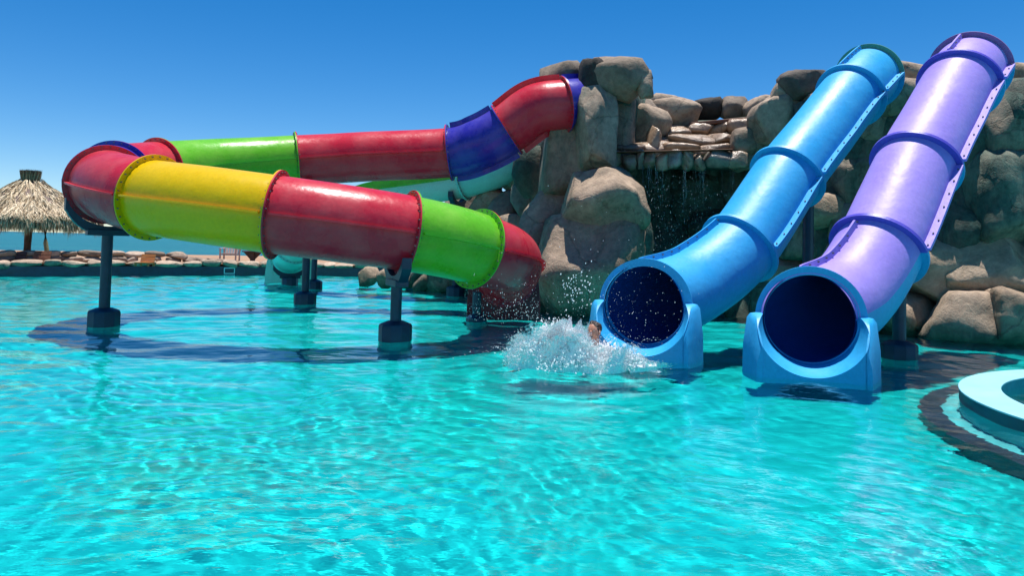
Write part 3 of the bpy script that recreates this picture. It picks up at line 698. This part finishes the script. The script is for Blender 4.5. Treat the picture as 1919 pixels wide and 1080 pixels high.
annulus(MB(), IR+0.141, IR+0.36, FLOOR_Z, -0.595).build('edge_band', plain('dark slate tile band', (0.012, 0.035, 0.07), 0.5, 0.4, 4, 0.05), step, smooth=40)

# ------------------------------------------------------------------ far pool edge: coping stones, low wall, palapa, furniture
copings = thing('stone_coping', (-12, 28.8, 0.3), 'row of pale rounded coping stones along the far pool edge', 'coping')
L = 0; pos = 0
cum = [0]
for i in range(len(edge)-1): cum.append(cum[-1]+(edge[i+1]-edge[i]).length)
def along(s, off=0):
    i = max(0, min(len(cum)-2, int(np.searchsorted(cum, s))-1)); f = (s-cum[i])/(cum[i+1]-cum[i])
    p = edge[i].lerp(edge[i+1], f); t = (edge[i+1]-edge[i]).normalized(); nrm = Vector((-t.y, t.x, 0))
    return p+nrm*off, math.atan2(t.y, t.x)
def s_of(px):
    """distance along the edge seen at picture column px"""
    best = min(range(len(edge)), key=lambda i: abs((PCX+FPX*edge[i].x/max(edge[i].y, 1))-px)); return cum[best]
s = s_of(-60); s1 = cum[-1]*0.70
rs = random.Random(3)
while s < s1:
    ln = rs.uniform(0.45, 1.0); p, a = along(s+ln/2, 0.18)
    boulder(copings, (p.x, p.y, 0.385+rs.uniform(-0.02, 0.03)), (ln*0.54, 0.34, rs.uniform(0.10, 0.15)), rs.uniform(-0.05, 0.05), (1.3, 1.2, 1.1), 0.02, 3, 3.2, 0.10, 'coping_stone', yaw=a+rs.uniform(-0.1, 0.1))
    s += ln*0.98
low = thing('low_stone_wall', (-15.5, 28.2, GZ), 'low dry stone wall of rounded boulders beside the thatched umbrella', 'wall')
s = s_of(-80); s1 = s_of(330)
while s < s1:
    for row in range(2):
        ln = rs.uniform(0.42, 0.95); p, a = along(s+ln/2, 1.25+0.05*row)
        boulder(low, (p.x, p.y, GZ+0.10+0.21*row+rs.uniform(-0.02, 0.02)), (ln*0.53, 0.26, 0.125), rs.uniform(-0.08, 0.08), rs.choice([(1.4, 1.3, 1.25), (1.2, 1.1, 1.05), (0.75, 0.7, 0.68)]), 0.03, 3, 3.0, 0.12, 'wall_stone', yaw=a)
    s += ln*0.95
for k in range(5):
    p, a = along(s1+0.25+k*0.42, 1.2)
    boulder(low, (p.x, p.y, GZ+0.12-0.02*k+(0.16 if k == 0 else 0)), (0.34, 0.26, 0.15-0.012*k), 0.2, (1.1, 1.0, 0.95), 0.03, 3, 2.8, 0.12, 'wall_stone', yaw=a)

# palapa
PX, PY = P(52, 450, 28.6).x, 28.6
palapa = thing('thatched_umbrella', (PX, PY, GZ), 'round thatched palm leaf umbrella on a thick brown post by the beach', 'beach umbrella')
MB().tubepath([(PX, PY, GZ-0.1), (PX+0.02, PY, 1.5), (PX, PY, 3.3)], [0.15, 0.14, 0.12], 14).build('post', M['wood'], palapa, smooth=60)
zt = lambda y: P(52, y, PY).z
APEX, EAVE = zt(341), zt(413); RE = 2.42
def thatch_mat():
    m, t, b = new_mat('dry palm thatch'); at = nd(t, 'ShaderNodeAttribute', attribute_name='straw')
    r = ramp(t, at.outputs['Fac'], [(0.0, (0.13, 0.09, 0.05)), (0.3, (0.36, 0.27, 0.165)), (0.7, (0.66, 0.53, 0.36)), (1.0, (0.78, 0.66, 0.48))])
    t.links.new(r.outputs[0], b.inputs['Base Color']); b.inputs['Roughness'].default_value = 0.85; return m
M['thatch'] = thatch_mat()
def thatch(name, blades, parent, kind='stuff'):
    vs, fs, col = [], [], []
    for (p0, p1, p2, w, c) in blades:
        d = (p2-p0).normalized(); sd = d.cross(Vector((rt.uniform(-1, 1), rt.uniform(-1, 1), rt.uniform(-1, 1)))).normalized()*w
        n0 = len(vs); vs += [p0-sd, p0+sd, p1-sd*0.9, p1+sd*0.9, p2]; fs += [(n0, n0+1, n0+3, n0+2), (n0+2, n0+3, n0+4)]; col += [c]*5
    me = bpy.data.meshes.new(name); me.from_pydata([tuple(v) for v in vs], [], fs); me.materials.append(M['thatch'])
    at = me.attributes.new('straw', 'FLOAT', 'POINT'); at.data.foreach_set('value', col)
    o = link(bpy.data.objects.new(name, me), parent); o['kind'] = kind; return o
rt = random.Random(5)
def roof_pt(f, a, lift=0):
    r = 0.30+(RE-0.30)*f; z = APEX+(EAVE-APEX)*(f**0.92)+lift
    return Vector((PX+r*math.cos(a), PY+r*math.sin(a), z))
bl = []
for k in range(15000):
    f = rt.random()**0.6; a = rt.uniform(0, 2*math.pi); lump = 0.05*math.sin(a*9+f*7)+0.04*math.sin(a*17-f*11)
    ln = rt.uniform(0.22, 0.45)
    p0 = roof_pt(f, a, 0.05+lump+rt.uniform(0, 0.08)); p2 = roof_pt(min(f+ln/2.4, 1.06), a+rt.uniform(-0.09, 0.09), 0.03+lump+rt.uniform(-0.03, 0.09))
    bl.append((p0, (p0+p2)/2+Vector((0, 0, rt.uniform(0, 0.05))), p2, rt.uniform(0.007, 0.02), min(1, max(0, rt.gauss(0.66, 0.2)))))
for k in range(9000):
    a = rt.uniform(0, 2*math.pi); f = rt.uniform(0.9, 1.02); p0 = roof_pt(f, a, rt.uniform(-0.06, 0.07)); ln = rt.uniform(0.25, 0.62)*(0.85+0.2*math.sin(a*11)+0.1*math.sin(a*23))
    o_ = Vector((math.cos(a), math.sin(a), 0)); sw = Vector((rt.uniform(-.06, .06), rt.uniform(-.06, .06), 0))
    bl.append((p0, p0+o_*0.07+Vector((0, 0, -ln*0.5))+sw*0.4, p0+o_*rt.uniform(0.0, 0.14)+Vector((0, 0, -ln))+sw, rt.uniform(0.006, 0.018), min(1, max(0, rt.gauss(0.36, 0.22)))))
thatch('thatch', bl, palapa)
mb = MB(); mb.lathe((PX, PY, 0), [(0.05, APEX+0.02), (0.32, APEX-0.02), (1.3, APEX+(EAVE-APEX)*0.45), (RE-0.05, EAVE-0.05), (RE-0.12, EAVE-0.16), (0.1, APEX-0.2)], 40); mb.build('roof_frame', M['wood_dark'], palapa, smooth=60)
bl = []
ZB, ZT = zt(345), zt(319)
for k in range(900):
    a = rt.uniform(0, 2*math.pi); r0 = 0.26*math.sqrt(rt.random()); r1 = r0*1.42+0.02
    p0 = Vector((PX+r0*math.cos(a), PY+r0*math.sin(a), ZB-0.05)); p2 = Vector((PX+r1*math.cos(a+.1), PY+r1*math.sin(a+.1), ZT+rt.uniform(-0.04, 0.05)))
    bl.append((p0, (p0+p2)/2, p2, 0.016, min(1, max(0, rt.gauss(0.25, 0.15)))))
thatch('crown_bundle', bl, palapa)
MB().lathe((PX, PY, 0), [(0.20, ZB-0.05), (0.29, (ZB+ZT)/2), (0.36, ZT-0.03), (0.0, ZT-0.06)], 20).build('bundle_core', M['wood_dark'], palapa, smooth=60)

# palm beyond the umbrella
pt_ = P(118, 366, 36.0); pb = P(90, 480, 36.0)
palm = thing('palm_tree', (pb.x, pb.y, GZ), 'slender palm tree showing its small crown above the thatched roof', 'palm tree')
MB().tubepath([(pb.x, pb.y, GZ-0.1), P(86, 455, 36), P(85, 430, 36), P(96, 395, 36), pt_], [0.11, 0.1, 0.09, 0.09, 0.08], 10).build('trunk', M['trunk'], palm, smooth=60)
mb = MB(); rp = random.Random(9)
for k in range(11):
    a = k*2*math.pi/11+rp.uniform(-.2, .2); L_ = rp.uniform(0.35, 0.5); el_ = rp.uniform(-0.1, 0.9)
    d = Vector((math.cos(a)*math.cos(el_), math.sin(a)*math.cos(el_), math.sin(el_)))
    pts = [pt_+d*L_*q+Vector((0, 0, -0.35*q*q)) for q in (0, .25, .5, .75, 1)]
    for i in range(4):
        sd = d.cross(Vector((0, 0, 1))).normalized()
        for q in range(4):
            c = pts[i].lerp(pts[i+1], q/4)
            for sg in (-1, 1):
                tip = c+sd*sg*0.13+d*0.1+Vector((0, 0, -0.05)); mb.add([c, c+d*0.025, tip], [(0, 1, 2)])
mb.build('crown', plain('dry green palm leaf', (0.09, 0.13, 0.05), 0.7, 0.3, 5, 0), palm)

# furniture on the terrace
def plank_chair(name, label, cat, c, w, h, mat, yaw=0.0, slats=5, fan=False, group=None):
    t_ = thing(name, c, label, cat, group)
    rz = Matrix.Rotation(yaw, 3, 'Z'); c = Vector(c)
    def at(x, y, z): return c+rz @ Vector((x, y, z))
    lean = Matrix.Rotation(yaw, 3, 'Z') @ Matrix.Rotation(-0.3, 3, 'X')
    for k in range(slats):
        u = (k-(slats-1)/2)/((slats-1)/2 or 1); hh = h*(1-0.28*u*u) if fan else h
        x = u*w*0.42*(1.0 if not fan else 1.0)
        r2 = lean @ Matrix.Rotation(u*0.16 if fan else 0, 3, 'Y')
        MB().box(at(x, 0.30, 0.30)+r2 @ Vector((0, 0, hh*0.5)), (w*0.84/slats*0.90, 0.025, hh), r2).build('back_slat', mat, t_)
    for k in range(4): MB().box(at(0, -0.28+k*0.15, 0.33-0.02*k), (w*0.9, 0.13, 0.025), rz).build('seat_slat', mat, t_)
    for sx in (-1, 1):
        MB().box(at(sx*w*0.46, -0.30, 0.27), (0.05, 0.09, 0.54), rz).build('leg', mat, t_)
        MB().box(at(sx*w*0.46, 0.32, 0.27), (0.05, 0.09, 0.54), rz).build('leg', mat, t_)
        MB().box(at(sx*w*0.47, 0.0, 0.555), (0.11, 0.78, 0.025), rz).build('arm', mat, t_)
    return t_
def ground(px, d): 
    v = P(px, 456, d); return Vector((v.x, v.y, GZ))
plank_chair('beach_chair', 'pale slatted beach chair with fan back on the sand', 'chair', ground(432, 33.0), 0.72, 0.62, M['wood_pale'], 0.1, 7, True)
def board_panel(label, px0, px1, y0, y1, d, mat, n):
    """upright board back of a bench: planks between two posts"""
    a_, b_ = P(px0, y1, d), P(px1, y0, d); t_ = thing('wooden_bench', ((a_.x+b_.x)/2, d, GZ), label, 'bench', 'wooden benches along the pool terrace')
    w = (b_.x-a_.x); h = (b_.z-a_.z)/n
    ln_ = Matrix.Rotation(-0.35, 3, 'X')
    for k in range(n): MB().box(((a_.x+b_.x)/2, d+0.36*h*(k+0.5), a_.z+h*(k+0.5)), (w, 0.04, h-0.008), ln_).build('plank', mat, t_, bevel=0.004)
    MB().box(((a_.x+b_.x)/2, d-0.22, a_.z+0.03), (w, 0.40, 0.05)).build('seat', mat, t_)
    for sx in (a_.x+0.03, b_.x-0.03):
        for dy in (0.02, -0.40): MB().box((sx, d+dy, (GZ+a_.z)/2-0.02), (0.06, 0.05, a_.z-GZ+0.1)).build('leg', mat, t_)
board_panel('orange varnished wooden bench back in a gap of the stone wall', 263, 290, 477, 494, 27.6, M['wood_orange'], 3)
board_panel('brown wooden bench back right of the thatched umbrella post', 60, 93, 471, 493, 26.6, M['wood'], 3)
board_panel('dark brown wooden bench back left of the thatched umbrella post', 27, 47, 472, 492, 26.5, M['wood_dark'], 3)
g = ground(475, 31.8)
pt = thing('post_table', tuple(g), 'dark wooden post with small triangular bracketed table top on the sand', 'table')
MB().box(g+Vector((0, 0, 0.9)), (0.17, 0.17, 2.0)).build('post', M['wood_dark'], pt, bevel=0.01)
MB().lathe((g.x, g.y, GZ), [(0.0, 0.44), (0.44, 0.44), (0.44, 0.49), (0.0, 0.49)], 20).build('table_top', M['wood_dark'], pt, smooth=30)
for sx in (-1, 1):
    MB().add([(g.x+sx*0.085, g.y-.03, GZ+0.43), (g.x+sx*0.38, g.y-.03, GZ+0.43), (g.x+sx*0.085, g.y-.03, GZ+0.12), (g.x+sx*0.085, g.y+.03, GZ+0.43), (g.x+sx*0.38, g.y+.03, GZ+0.43), (g.x+sx*0.085, g.y+.03, GZ+0.12)],
             [(0, 1, 2), (3, 5, 4), (0, 3, 4, 1), (1, 4, 5, 2), (2, 5, 3, 0)]).build('bracket', M['wood_dark'], pt)
# skimmer frame on the far pool wall
p, a = along(s_of(424), -0.03)
sk = thing('skimmer', (p.x, p.y, 0.02), 'square pale skimmer frame set in the navy pool wall', 'skimmer')
rz = Matrix.Rotation(a, 3, 'Z')
for (dx, dz, sx, sz) in ((0, 0.21, 0.40, 0.035), (0, 0.0, 0.40, 0.035), (-0.19, 0.105, 0.035, 0.18), (0.19, 0.105, 0.035, 0.18)):
    MB().box(Vector((p.x, p.y, dz+0.03))+rz @ Vector((dx, 0, 0)), (sx, 0.04, sz), rz).build('frame_bar', M['white_plastic'], sk)

# ------------------------------------------------------------------ the swimmer
def skin_body(name, joints, edges, mat, parent, sub=2, root=0):
    me = bpy.data.meshes.new(name); me.from_pydata([tuple(j[0]) for j in joints], edges, []); me.materials.append(mat)
    o = bpy.data.objects.new(name, me); link(o, parent)
    md = o.modifiers.new('skin', 'SKIN'); md.use_smooth_shade = True
    me.skin_vertices[0].data  # layer made by the modifier
    for i, j in enumerate(joints):
        r = j[1]; me.skin_vertices[0].data[i].radius = (r, r) if not isinstance(r, tuple) else r
        me.skin_vertices[0].data[i].use_root = (i == root)
    o.modifiers.new('sub', 'SUBSURF').levels = sub; o.modifiers['sub'].render_levels = sub
    return o
skin_m, t, b = new_mat('wet skin'); b.inputs['Base Color'].default_value = (0.40, 0.17, 0.10, 1); b.inputs['Roughness'].default_value = 0.3
b.inputs['Subsurface Weight'].default_value = 0.15; b.inputs['Subsurface Radius'].default_value = (0.03, 0.012, 0.006)
n1 = noise_n(t, 14, 4, 0.6); r_ = ramp(t, n1.outputs[0], [(0.3, (0.44, 0.20, 0.125)), (0.7, (0.58, 0.29, 0.19))]); t.links.new(r_.outputs[0], b.inputs['Base Color'])
hair_m = plain('wet dark hair', (0.035, 0.018, 0.011), 0.35, 0.4, 40, 0.5)
shorts_m = plain('blue swim shorts', (0.01, 0.10, 0.35), 0.5, 0.2, 10, 0.1)
HD = P(1113, 622, 9.3)                              # head centre
person = thing('person', (HD.x-0.4, HD.y, 0.0), 'person in blue shorts splashing feet first into the pool, head above the foam', 'person')
nk = HD+Vector((0.02, 0.03, -0.14)); ch = HD+Vector((-0.08, -0.04, -0.34)); be = HD+Vector((-0.28, -0.12, -0.46)); pe = HD+Vector((-0.46, -0.20, -0.50))
shl = HD+Vector((-0.02, -0.22, -0.24)); shr = HD+Vector((-0.04, 0.22, -0.24))
joints = [(pe, 0.135), (be, 0.125), (ch, (0.15, 0.13)), (nk, 0.062), (HD+Vector((0, 0, -0.05)), 0.075), (HD+Vector((0, 0, 0.03)), 0.092), (HD+Vector((0, 0, 0.09)), 0.07),
          (shl, 0.062), (shl+Vector((-0.20, -0.14, -0.10)), 0.046), (shl+Vector((-0.38, -0.12, 0.05)), 0.034), (shl+Vector((-0.45, -0.10, 0.10)), 0.036),
          (shr, 0.062), (shr+Vector((0.02, 0.20, -0.12)), 0.046), (shr+Vector((-0.14, 0.34, -0.02)), 0.034), (shr+Vector((-0.22, 0.36, 0.02)), 0.036),
          (pe+Vector((-0.06, -0.11, 0.0)), 0.095), (pe+Vector((-0.33, -0.16, 0.24)), 0.07), (pe+Vector((-0.50, -0.12, -0.10)), 0.05), (pe+Vector((-0.58, -0.12, -0.12)), 0.04),
          (pe+Vector((-0.06, 0.11, 0.0)), 0.095), (pe+Vector((-0.33, 0.16, 0.20)), 0.07), (pe+Vector((-0.58, 0.16, -0.02)), 0.05), (pe+Vector((-0.63, 0.16, 0.06)), 0.04)]
edges = [(0,1),(1,2),(2,3),(3,4),(4,5),(5,6),(2,7),(7,8),(8,9),(9,10),(2,11),(11,12),(12,13),(13,14),(0,15),(15,16),(16,17),(17,18),(0,19),(19,20),(20,21),(21,22)]
body = skin_body('body', joints, edges, skin_m, person)
# fingers on both hands
for (hp, d) in ((joints[10][0], Vector((-0.8, 0.1, 0.35))), (joints[14][0], Vector((-0.85, 0.15, 0.3)))):
    d = d.normalized(); sd = d.cross(Vector((0, 0, 1))).normalized()
    for k in range(5):
        o_ = sd*((k-2)*0.020); ln = (0.055, 0.075, 0.082, 0.076, 0.06)[k]
        dd = (d+sd*((k-2)*0.10 if k else -0.7)).normalized()
        MB().tubepath([hp+o_, hp+o_+dd*ln*0.7, hp+o_+dd*ln*1.2+Vector((0, 0, -0.02))], [0.0095, 0.0085, 0.006], 8).build('finger', skin_m, body, smooth=60)
# head details: face looks to the camera and a little left
fd = Vector((-0.45, -0.88, 0.05)).normalized(); fs_ = fd.cross(Vector((0, 0, 1))).normalized(); fu = fs_.cross(fd)
def ell(mb, c, ax, n=10, m=8):
    vs = []; 
    for i in range(m+1):
        th = math.pi*i/m
        for k in range(n):
            a = 2*math.pi*k/n; vs.append(c+ax[0]*(math.sin(th)*math.cos(a))+ax[1]*(math.sin(th)*math.sin(a))+ax[2]*math.cos(th))
    return mb.add(vs, [(i*n+k, i*n+(k+1) % n, (i+1)*n+(k+1) % n, (i+1)*n+k) for i in range(m) for k in range(n)])
ell(MB(), HD+Vector((0, 0, 0.0)), (fs_*0.078, fd*0.095, fu*0.118), 20, 14).build('face', skin_m, body, smooth=80)
ell(MB(), HD+fd*0.098+fu*-0.008, (fs_*0.015, fd*0.022, fu*0.03)).build('nose', skin_m, body, smooth=80)
mouth_m = plain('dark open mouth', (0.10, 0.02, 0.02), 0.4); eye_m = plain('shut eye', (0.06, 0.03, 0.02), 0.4)
ell(MB(), HD+fd*0.082+fu*-0.062, (fs_*0.026, fd*0.012, fu*0.010)).build('mouth', mouth_m, body, smooth=80)
for sg in (-1, 1):
    ell(MB(), HD+fd*0.083+fs_*(0.032*sg)+fu*0.016, (fs_*0.015, fd*0.01, fu*0.006)).build('eye', eye_m, body, smooth=80)
    ell(MB(), HD+fs_*(0.079*sg)+fu*-0.005, (fs_*0.012, fd*0.022, fu*0.032)).build('ear', skin_m, body, smooth=80)
hm = boulder_mesh('hair', 77, 3, 2.2, 0.10); hm.materials.append(hair_m); ho = bpy.data.objects.new('hair', hm); ho.location = HD-fd*0.028+fu*0.045; ho.scale = (0.092, 0.098, 0.098); link(ho, person)
sj = [(pe+Vector((0.05, 0.02, 0.0)), 0.15), (pe, 0.15), (joints[15][0], 0.112), (pe+Vector((-0.22, -0.145, 0.15)), 0.098), (joints[19][0], 0.112), (pe+Vector((-0.22, 0.145, 0.13)), 0.098)]
skin_body('swim_shorts', sj, [(0,1),(1,2),(2,3),(1,4),(4,5)], shorts_m, person)

# ------------------------------------------------------------------ splash and spray
def foam_mat():
    m, t, b = new_mat('white foam and drops'); b.inputs['Base Color'].default_value = (0.95, 0.97, 0.98, 1); b.inputs['Roughness'].default_value = 0.15
    b.inputs['IOR'].default_value = 1.33
    tr = nd(t, 'ShaderNodeBsdfTranslucent'); tr.inputs['Color'].default_value = (0.95, 0.98, 1.0, 1); mx = nd(t, 'ShaderNodeMixShader'); mx.inputs[0].default_value = 0.45
    t.links.new(b.outputs[0], mx.inputs[1]); t.links.new(tr.outputs[0], mx.inputs[2]); t.links.new(mx.outputs[0], t.nodes['Material Output'].inputs[0])
    return m
M['foam'] = foam_mat()
ICO = None
def drops(name, items, mat, parent=None):
    """many small drops in one mesh; items = (position, radius, stretch vector)"""
    bm = bmesh.new(); bmesh.ops.create_icosphere(bm, subdivisions=1, radius=1.0)
    bm.verts.ensure_lookup_table(); V = np.array([v.co[:] for v in bm.verts]); F = np.array([[v.index for v in f.verts] for f in bm.faces]); bm.free()
    n = len(items); pos = np.array([i[0][:] for i in items]); r = np.array([i[1] for i in items]); st = np.array([i[2][:] for i in items])
    ln = np.linalg.norm(st, axis=1); dr = st/ln[:, None]                      # stretch: its direction is the flight, its length the elongation
    al = np.einsum('vk,nk->nv', V, dr)
    co = pos[:, None, :]+r[:, None, None]*(V[None]+dr[:, None, :]*(al*(ln[:, None]-1))[:, :, None]); fa = (F[None]+(np.arange(n)*len(V))[:, None, None]).reshape(-1, 3)
    me = bpy.data.meshes.new(name); me.from_pydata(co.reshape(-1, 3).tolist(), [], fa.tolist()); me.materials.append(mat)
    me.polygons.foreach_set('use_smooth', [True]*len(me.polygons))
    return link(bpy.data.objects.new(name, me), parent)
rd = random.Random(21); it = []
def rv(a, b): return Vector((rd.uniform(a, b), rd.uniform(a, b), rd.uniform(a, b)))
# foam mass lying on the water and thrown up: picture measures of its top outline, at about nine metres
def top_of(px): return float(np.interp(px, [955, 985, 1010, 1040, 1070, 1100, 1130, 1160, 1190, 1225], [675, 628, 600, 596, 612, 632, 645, 634, 660, 692]))
clumps = []
for k in range(260):
    x = rd.gauss(1082, 54); 
    if not 958 < x < 1225: continue
    d = 9.15+rd.gauss(0, 0.22); yb = 690+rd.uniform(-8, 6); yt = top_of(x)
    f = rd.random()**1.5; clumps.append((P(x, yb+(yt-yb)*f, d), f))
for (c, f) in clumps:
    if c.z < -0.02: c.z = 0.0
    spread = 0.075*(1-0.45*f)
    for q in range(int(120*(1.15-f))):
        o_ = Vector((rd.gauss(0, spread), rd.gauss(0, spread), rd.gauss(0, spread*0.75))); rr = 0.0016+0.013*rd.random()**5
        p = c+o_
        if p.z < -0.01: p.z = rd.uniform(0, 0.02)
        if (p-HD).length < 0.21 and p.y < HD.y+0.05 and rd.random() < 0.9: continue
        fd_ = p-Vector((SPL.x+0.05, SPL.y+0.1, -0.25))+rv(-.35, .35); it.append((p, rr*0.95, fd_.normalized()*rd.choice([1.1, 1.2, 1.4, 1.8, 2.6])))
# jets: arcs of beads flung up and out
for k in range(130):
    x = rd.uniform(965, 1200); base = P(x, 680, 9.1+rd.uniform(-.3, .3)); base.z = 0.02
    vel = Vector((rd.gauss(-0.7 if x < 1060 else 0.3, 0.9), rd.gauss(-0.1, 0.7), rd.uniform(1.0, 2.9))); T = rd.uniform(0.12, 0.42)
    for q in range(16):
        tt = T*q/15; p = base+vel*tt+Vector((0, 0, -4.9*tt*tt))+rv(-0.012, 0.012)
        if p.z > 0: it.append((p, (0.007*(1-q/22))*rd.uniform(0.4, 1.0), (vel+Vector((0, 0, -9.8*tt))).normalized()*rd.uniform(1.2, 4.0)))
# fine spray hanging in the air
for k in range(520):
    x = rd.gauss(1110, 95); y = 640-abs(rd.gauss(0, 85)); 
    p = P(x, y, 9.4+rd.gauss(0, 0.4)); it.append((p, 0.0013+0.0036*rd.random()**3, Vector((0.2, 0.1, 1.25))))
for k in range(90):
    p = P(rd.gauss(1082, 16), rd.gauss(545, 22), 9.6); it.append((p, rd.uniform(0.004, 0.010), Vector((0.2, 0.1, 1.25))))
for k in range(350):
    p = P(rd.uniform(870, 1010), 600-abs(rd.gauss(0, 32)), 11.5+rd.gauss(0, .3)); it.append((p, 0.003+0.005*rd.random()**3, Vector((0.2, 0.1, 1.25))))
# ragged sheets of white water between the drops
def sheet_mat():
    m = bpy.data.materials.new('white water'); m.use_nodes = True; t = m.node_tree; b = t.nodes['Principled BSDF']
    b.inputs['Base Color'].default_value = (0.92, 0.96, 0.97, 1); b.inputs['Roughness'].default_value = 0.3
    b.inputs['Subsurface Weight'].default_value = 0.0
    n = noise_n(t, 26, 7, 0.72); at = nd(t, 'ShaderNodeAttribute', attribute_name='thin')
    ad = nd(t, 'ShaderNodeMath', operation='SUBTRACT'); t.links.new(n.outputs[0], ad.inputs[0]); t.links.new(at.outputs['Fac'], ad.inputs[1])
    mr = nd(t, 'ShaderNodeMapRange'); mr.inputs[1].default_value = 0.0; mr.inputs[2].default_value = 0.16; mr.inputs[3].default_value = 0.0; mr.inputs[4].default_value = 0.95
    t.links.new(ad.outputs[0], mr.inputs[0]); t.links.new(mr.outputs[0], b.inputs['Alpha'])
    n2 = noise_n(t, 40, 4, 0.6); bump(t, b, n2.outputs[0], 0.8, 0.03); return m
vs, fs, th = [], [], []
for k in range(64):
    x = min(1205, max(972, rd.gauss(1078, 52))); base = P(x, 684+rd.uniform(-8, 4), 9.1+rd.uniform(-.25, .25)); base.z = 0.0
    H = max(0.08, P(x, top_of(x), base.y).z)*rd.uniform(0.6, 1.0); wd_ = rd.uniform(0.14, 0.36); yaw_ = rd.gauss(0, 0.7); out_ = Vector((math.sin(yaw_), -math.cos(yaw_), 0)); al_ = Vector((math.cos(yaw_), math.sin(yaw_), 0)); fl2 = rd.uniform(-0.15, 0.35)
    if abs(x-1113) < 34 and base.y < HD.y+0.05: H = min(H, 0.16)
    n0 = len(vs); NU, NV = 18, 12; sx_ = rd.uniform(0, 50)
    for j in range(NV+1):
        v = j/NV
        for i in range(NU+1):
            u = i/NU*2-1; lob = noise.noise(Vector((u*2.2+sx_, v*1.5, k)))
            p = base+al_*(u*wd_*(1+0.5*v))+out_*(fl2*H*v*v+0.06*lob+0.08*(1-u*u))+Vector((0, 0, H*v*(1-0.45*u*u)*(1+0.35*lob)))
            vs.append(tuple(p)); th.append(0.15+0.24*v+0.24*u*u)
    fs += [(n0+j*(NU+1)+i, n0+j*(NU+1)+i+1, n0+(j+1)*(NU+1)+i+1, n0+(j+1)*(NU+1)+i) for j in range(NV) for i in range(NU)]
me = bpy.data.meshes.new('splash_sheet'); me.from_pydata(vs, [], fs); me.materials.append(sheet_mat()); me.polygons.foreach_set('use_smooth', [True]*len(me.polygons))
at_ = me.attributes.new('thin', 'FLOAT', 'POINT'); at_.data.foreach_set('value', th)
sheet_o = bpy.data.objects.new('splash_sheet', me)
sp_o = drops('water_splash', it, M['foam']); tag(sp_o, 'white splash of foam and drops thrown up around the swimmer', 'splash', 'stuff')
link(sheet_o, sp_o); sheet_o['kind'] = 'stuff'

# waterfall threads and falling drops
def fall_mat():
    m, t, b = new_mat('falling water'); b.inputs['Base Color'].default_value = (0.75, 0.85, 0.86, 1); b.inputs['Roughness'].default_value = 0.08
    b.inputs['IOR'].default_value = 1.33; b.inputs['Transmission Weight'].default_value = 0.75; return m
M['fall'] = fall_mat()
mb = MB(); rf = random.Random(31)
for k in range(46):
    x = rf.choice([rf.uniform(1128, 1165), rf.uniform(1200, 1245), rf.uniform(1200, 1245), rf.uniform(1280, 1322), rf.uniform(1280, 1322), rf.uniform(1350, 1380)])
    a = P(x, 308, 16.9+rf.uniform(-.1, .15)); ln = rf.uniform(0.25, 1.0); r0 = rf.uniform(0.002, 0.006)
    pts = []; rad = []
    for q in range(9):
        u = q/8; pts.append(a+Vector((rf.uniform(-.006, .006)+0.01*math.sin(u*9+k), -0.06*u, -ln*u))); rad.append(r0*(1-0.75*u)*rf.uniform(0.6, 1.3))
    mb.tubepath(pts, rad, 5)
wf = mb.build('waterfall_stream', M['fall'], None, smooth=80); tag(wf, 'thin streams of water hanging from the rock ledge', 'waterfall', 'stuff')
it = []
for k in range(1500):
    x = rf.choice([rf.gauss(1222, 22), rf.gauss(1240, 45), rf.gauss(1300, 40)]); u = rf.random(); y = 330+270*u
    p = P(x, y, 16.7+rf.uniform(-.3, .3)); it.append((p, 0.003+0.006*rf.random()**3, Vector((0.0, 0.1, 2.6))))
wd = drops('waterfall_drops', it, M['fall']); tag(wd, 'falling water drops in front of the dark wet rock', 'waterfall', 'stuff')
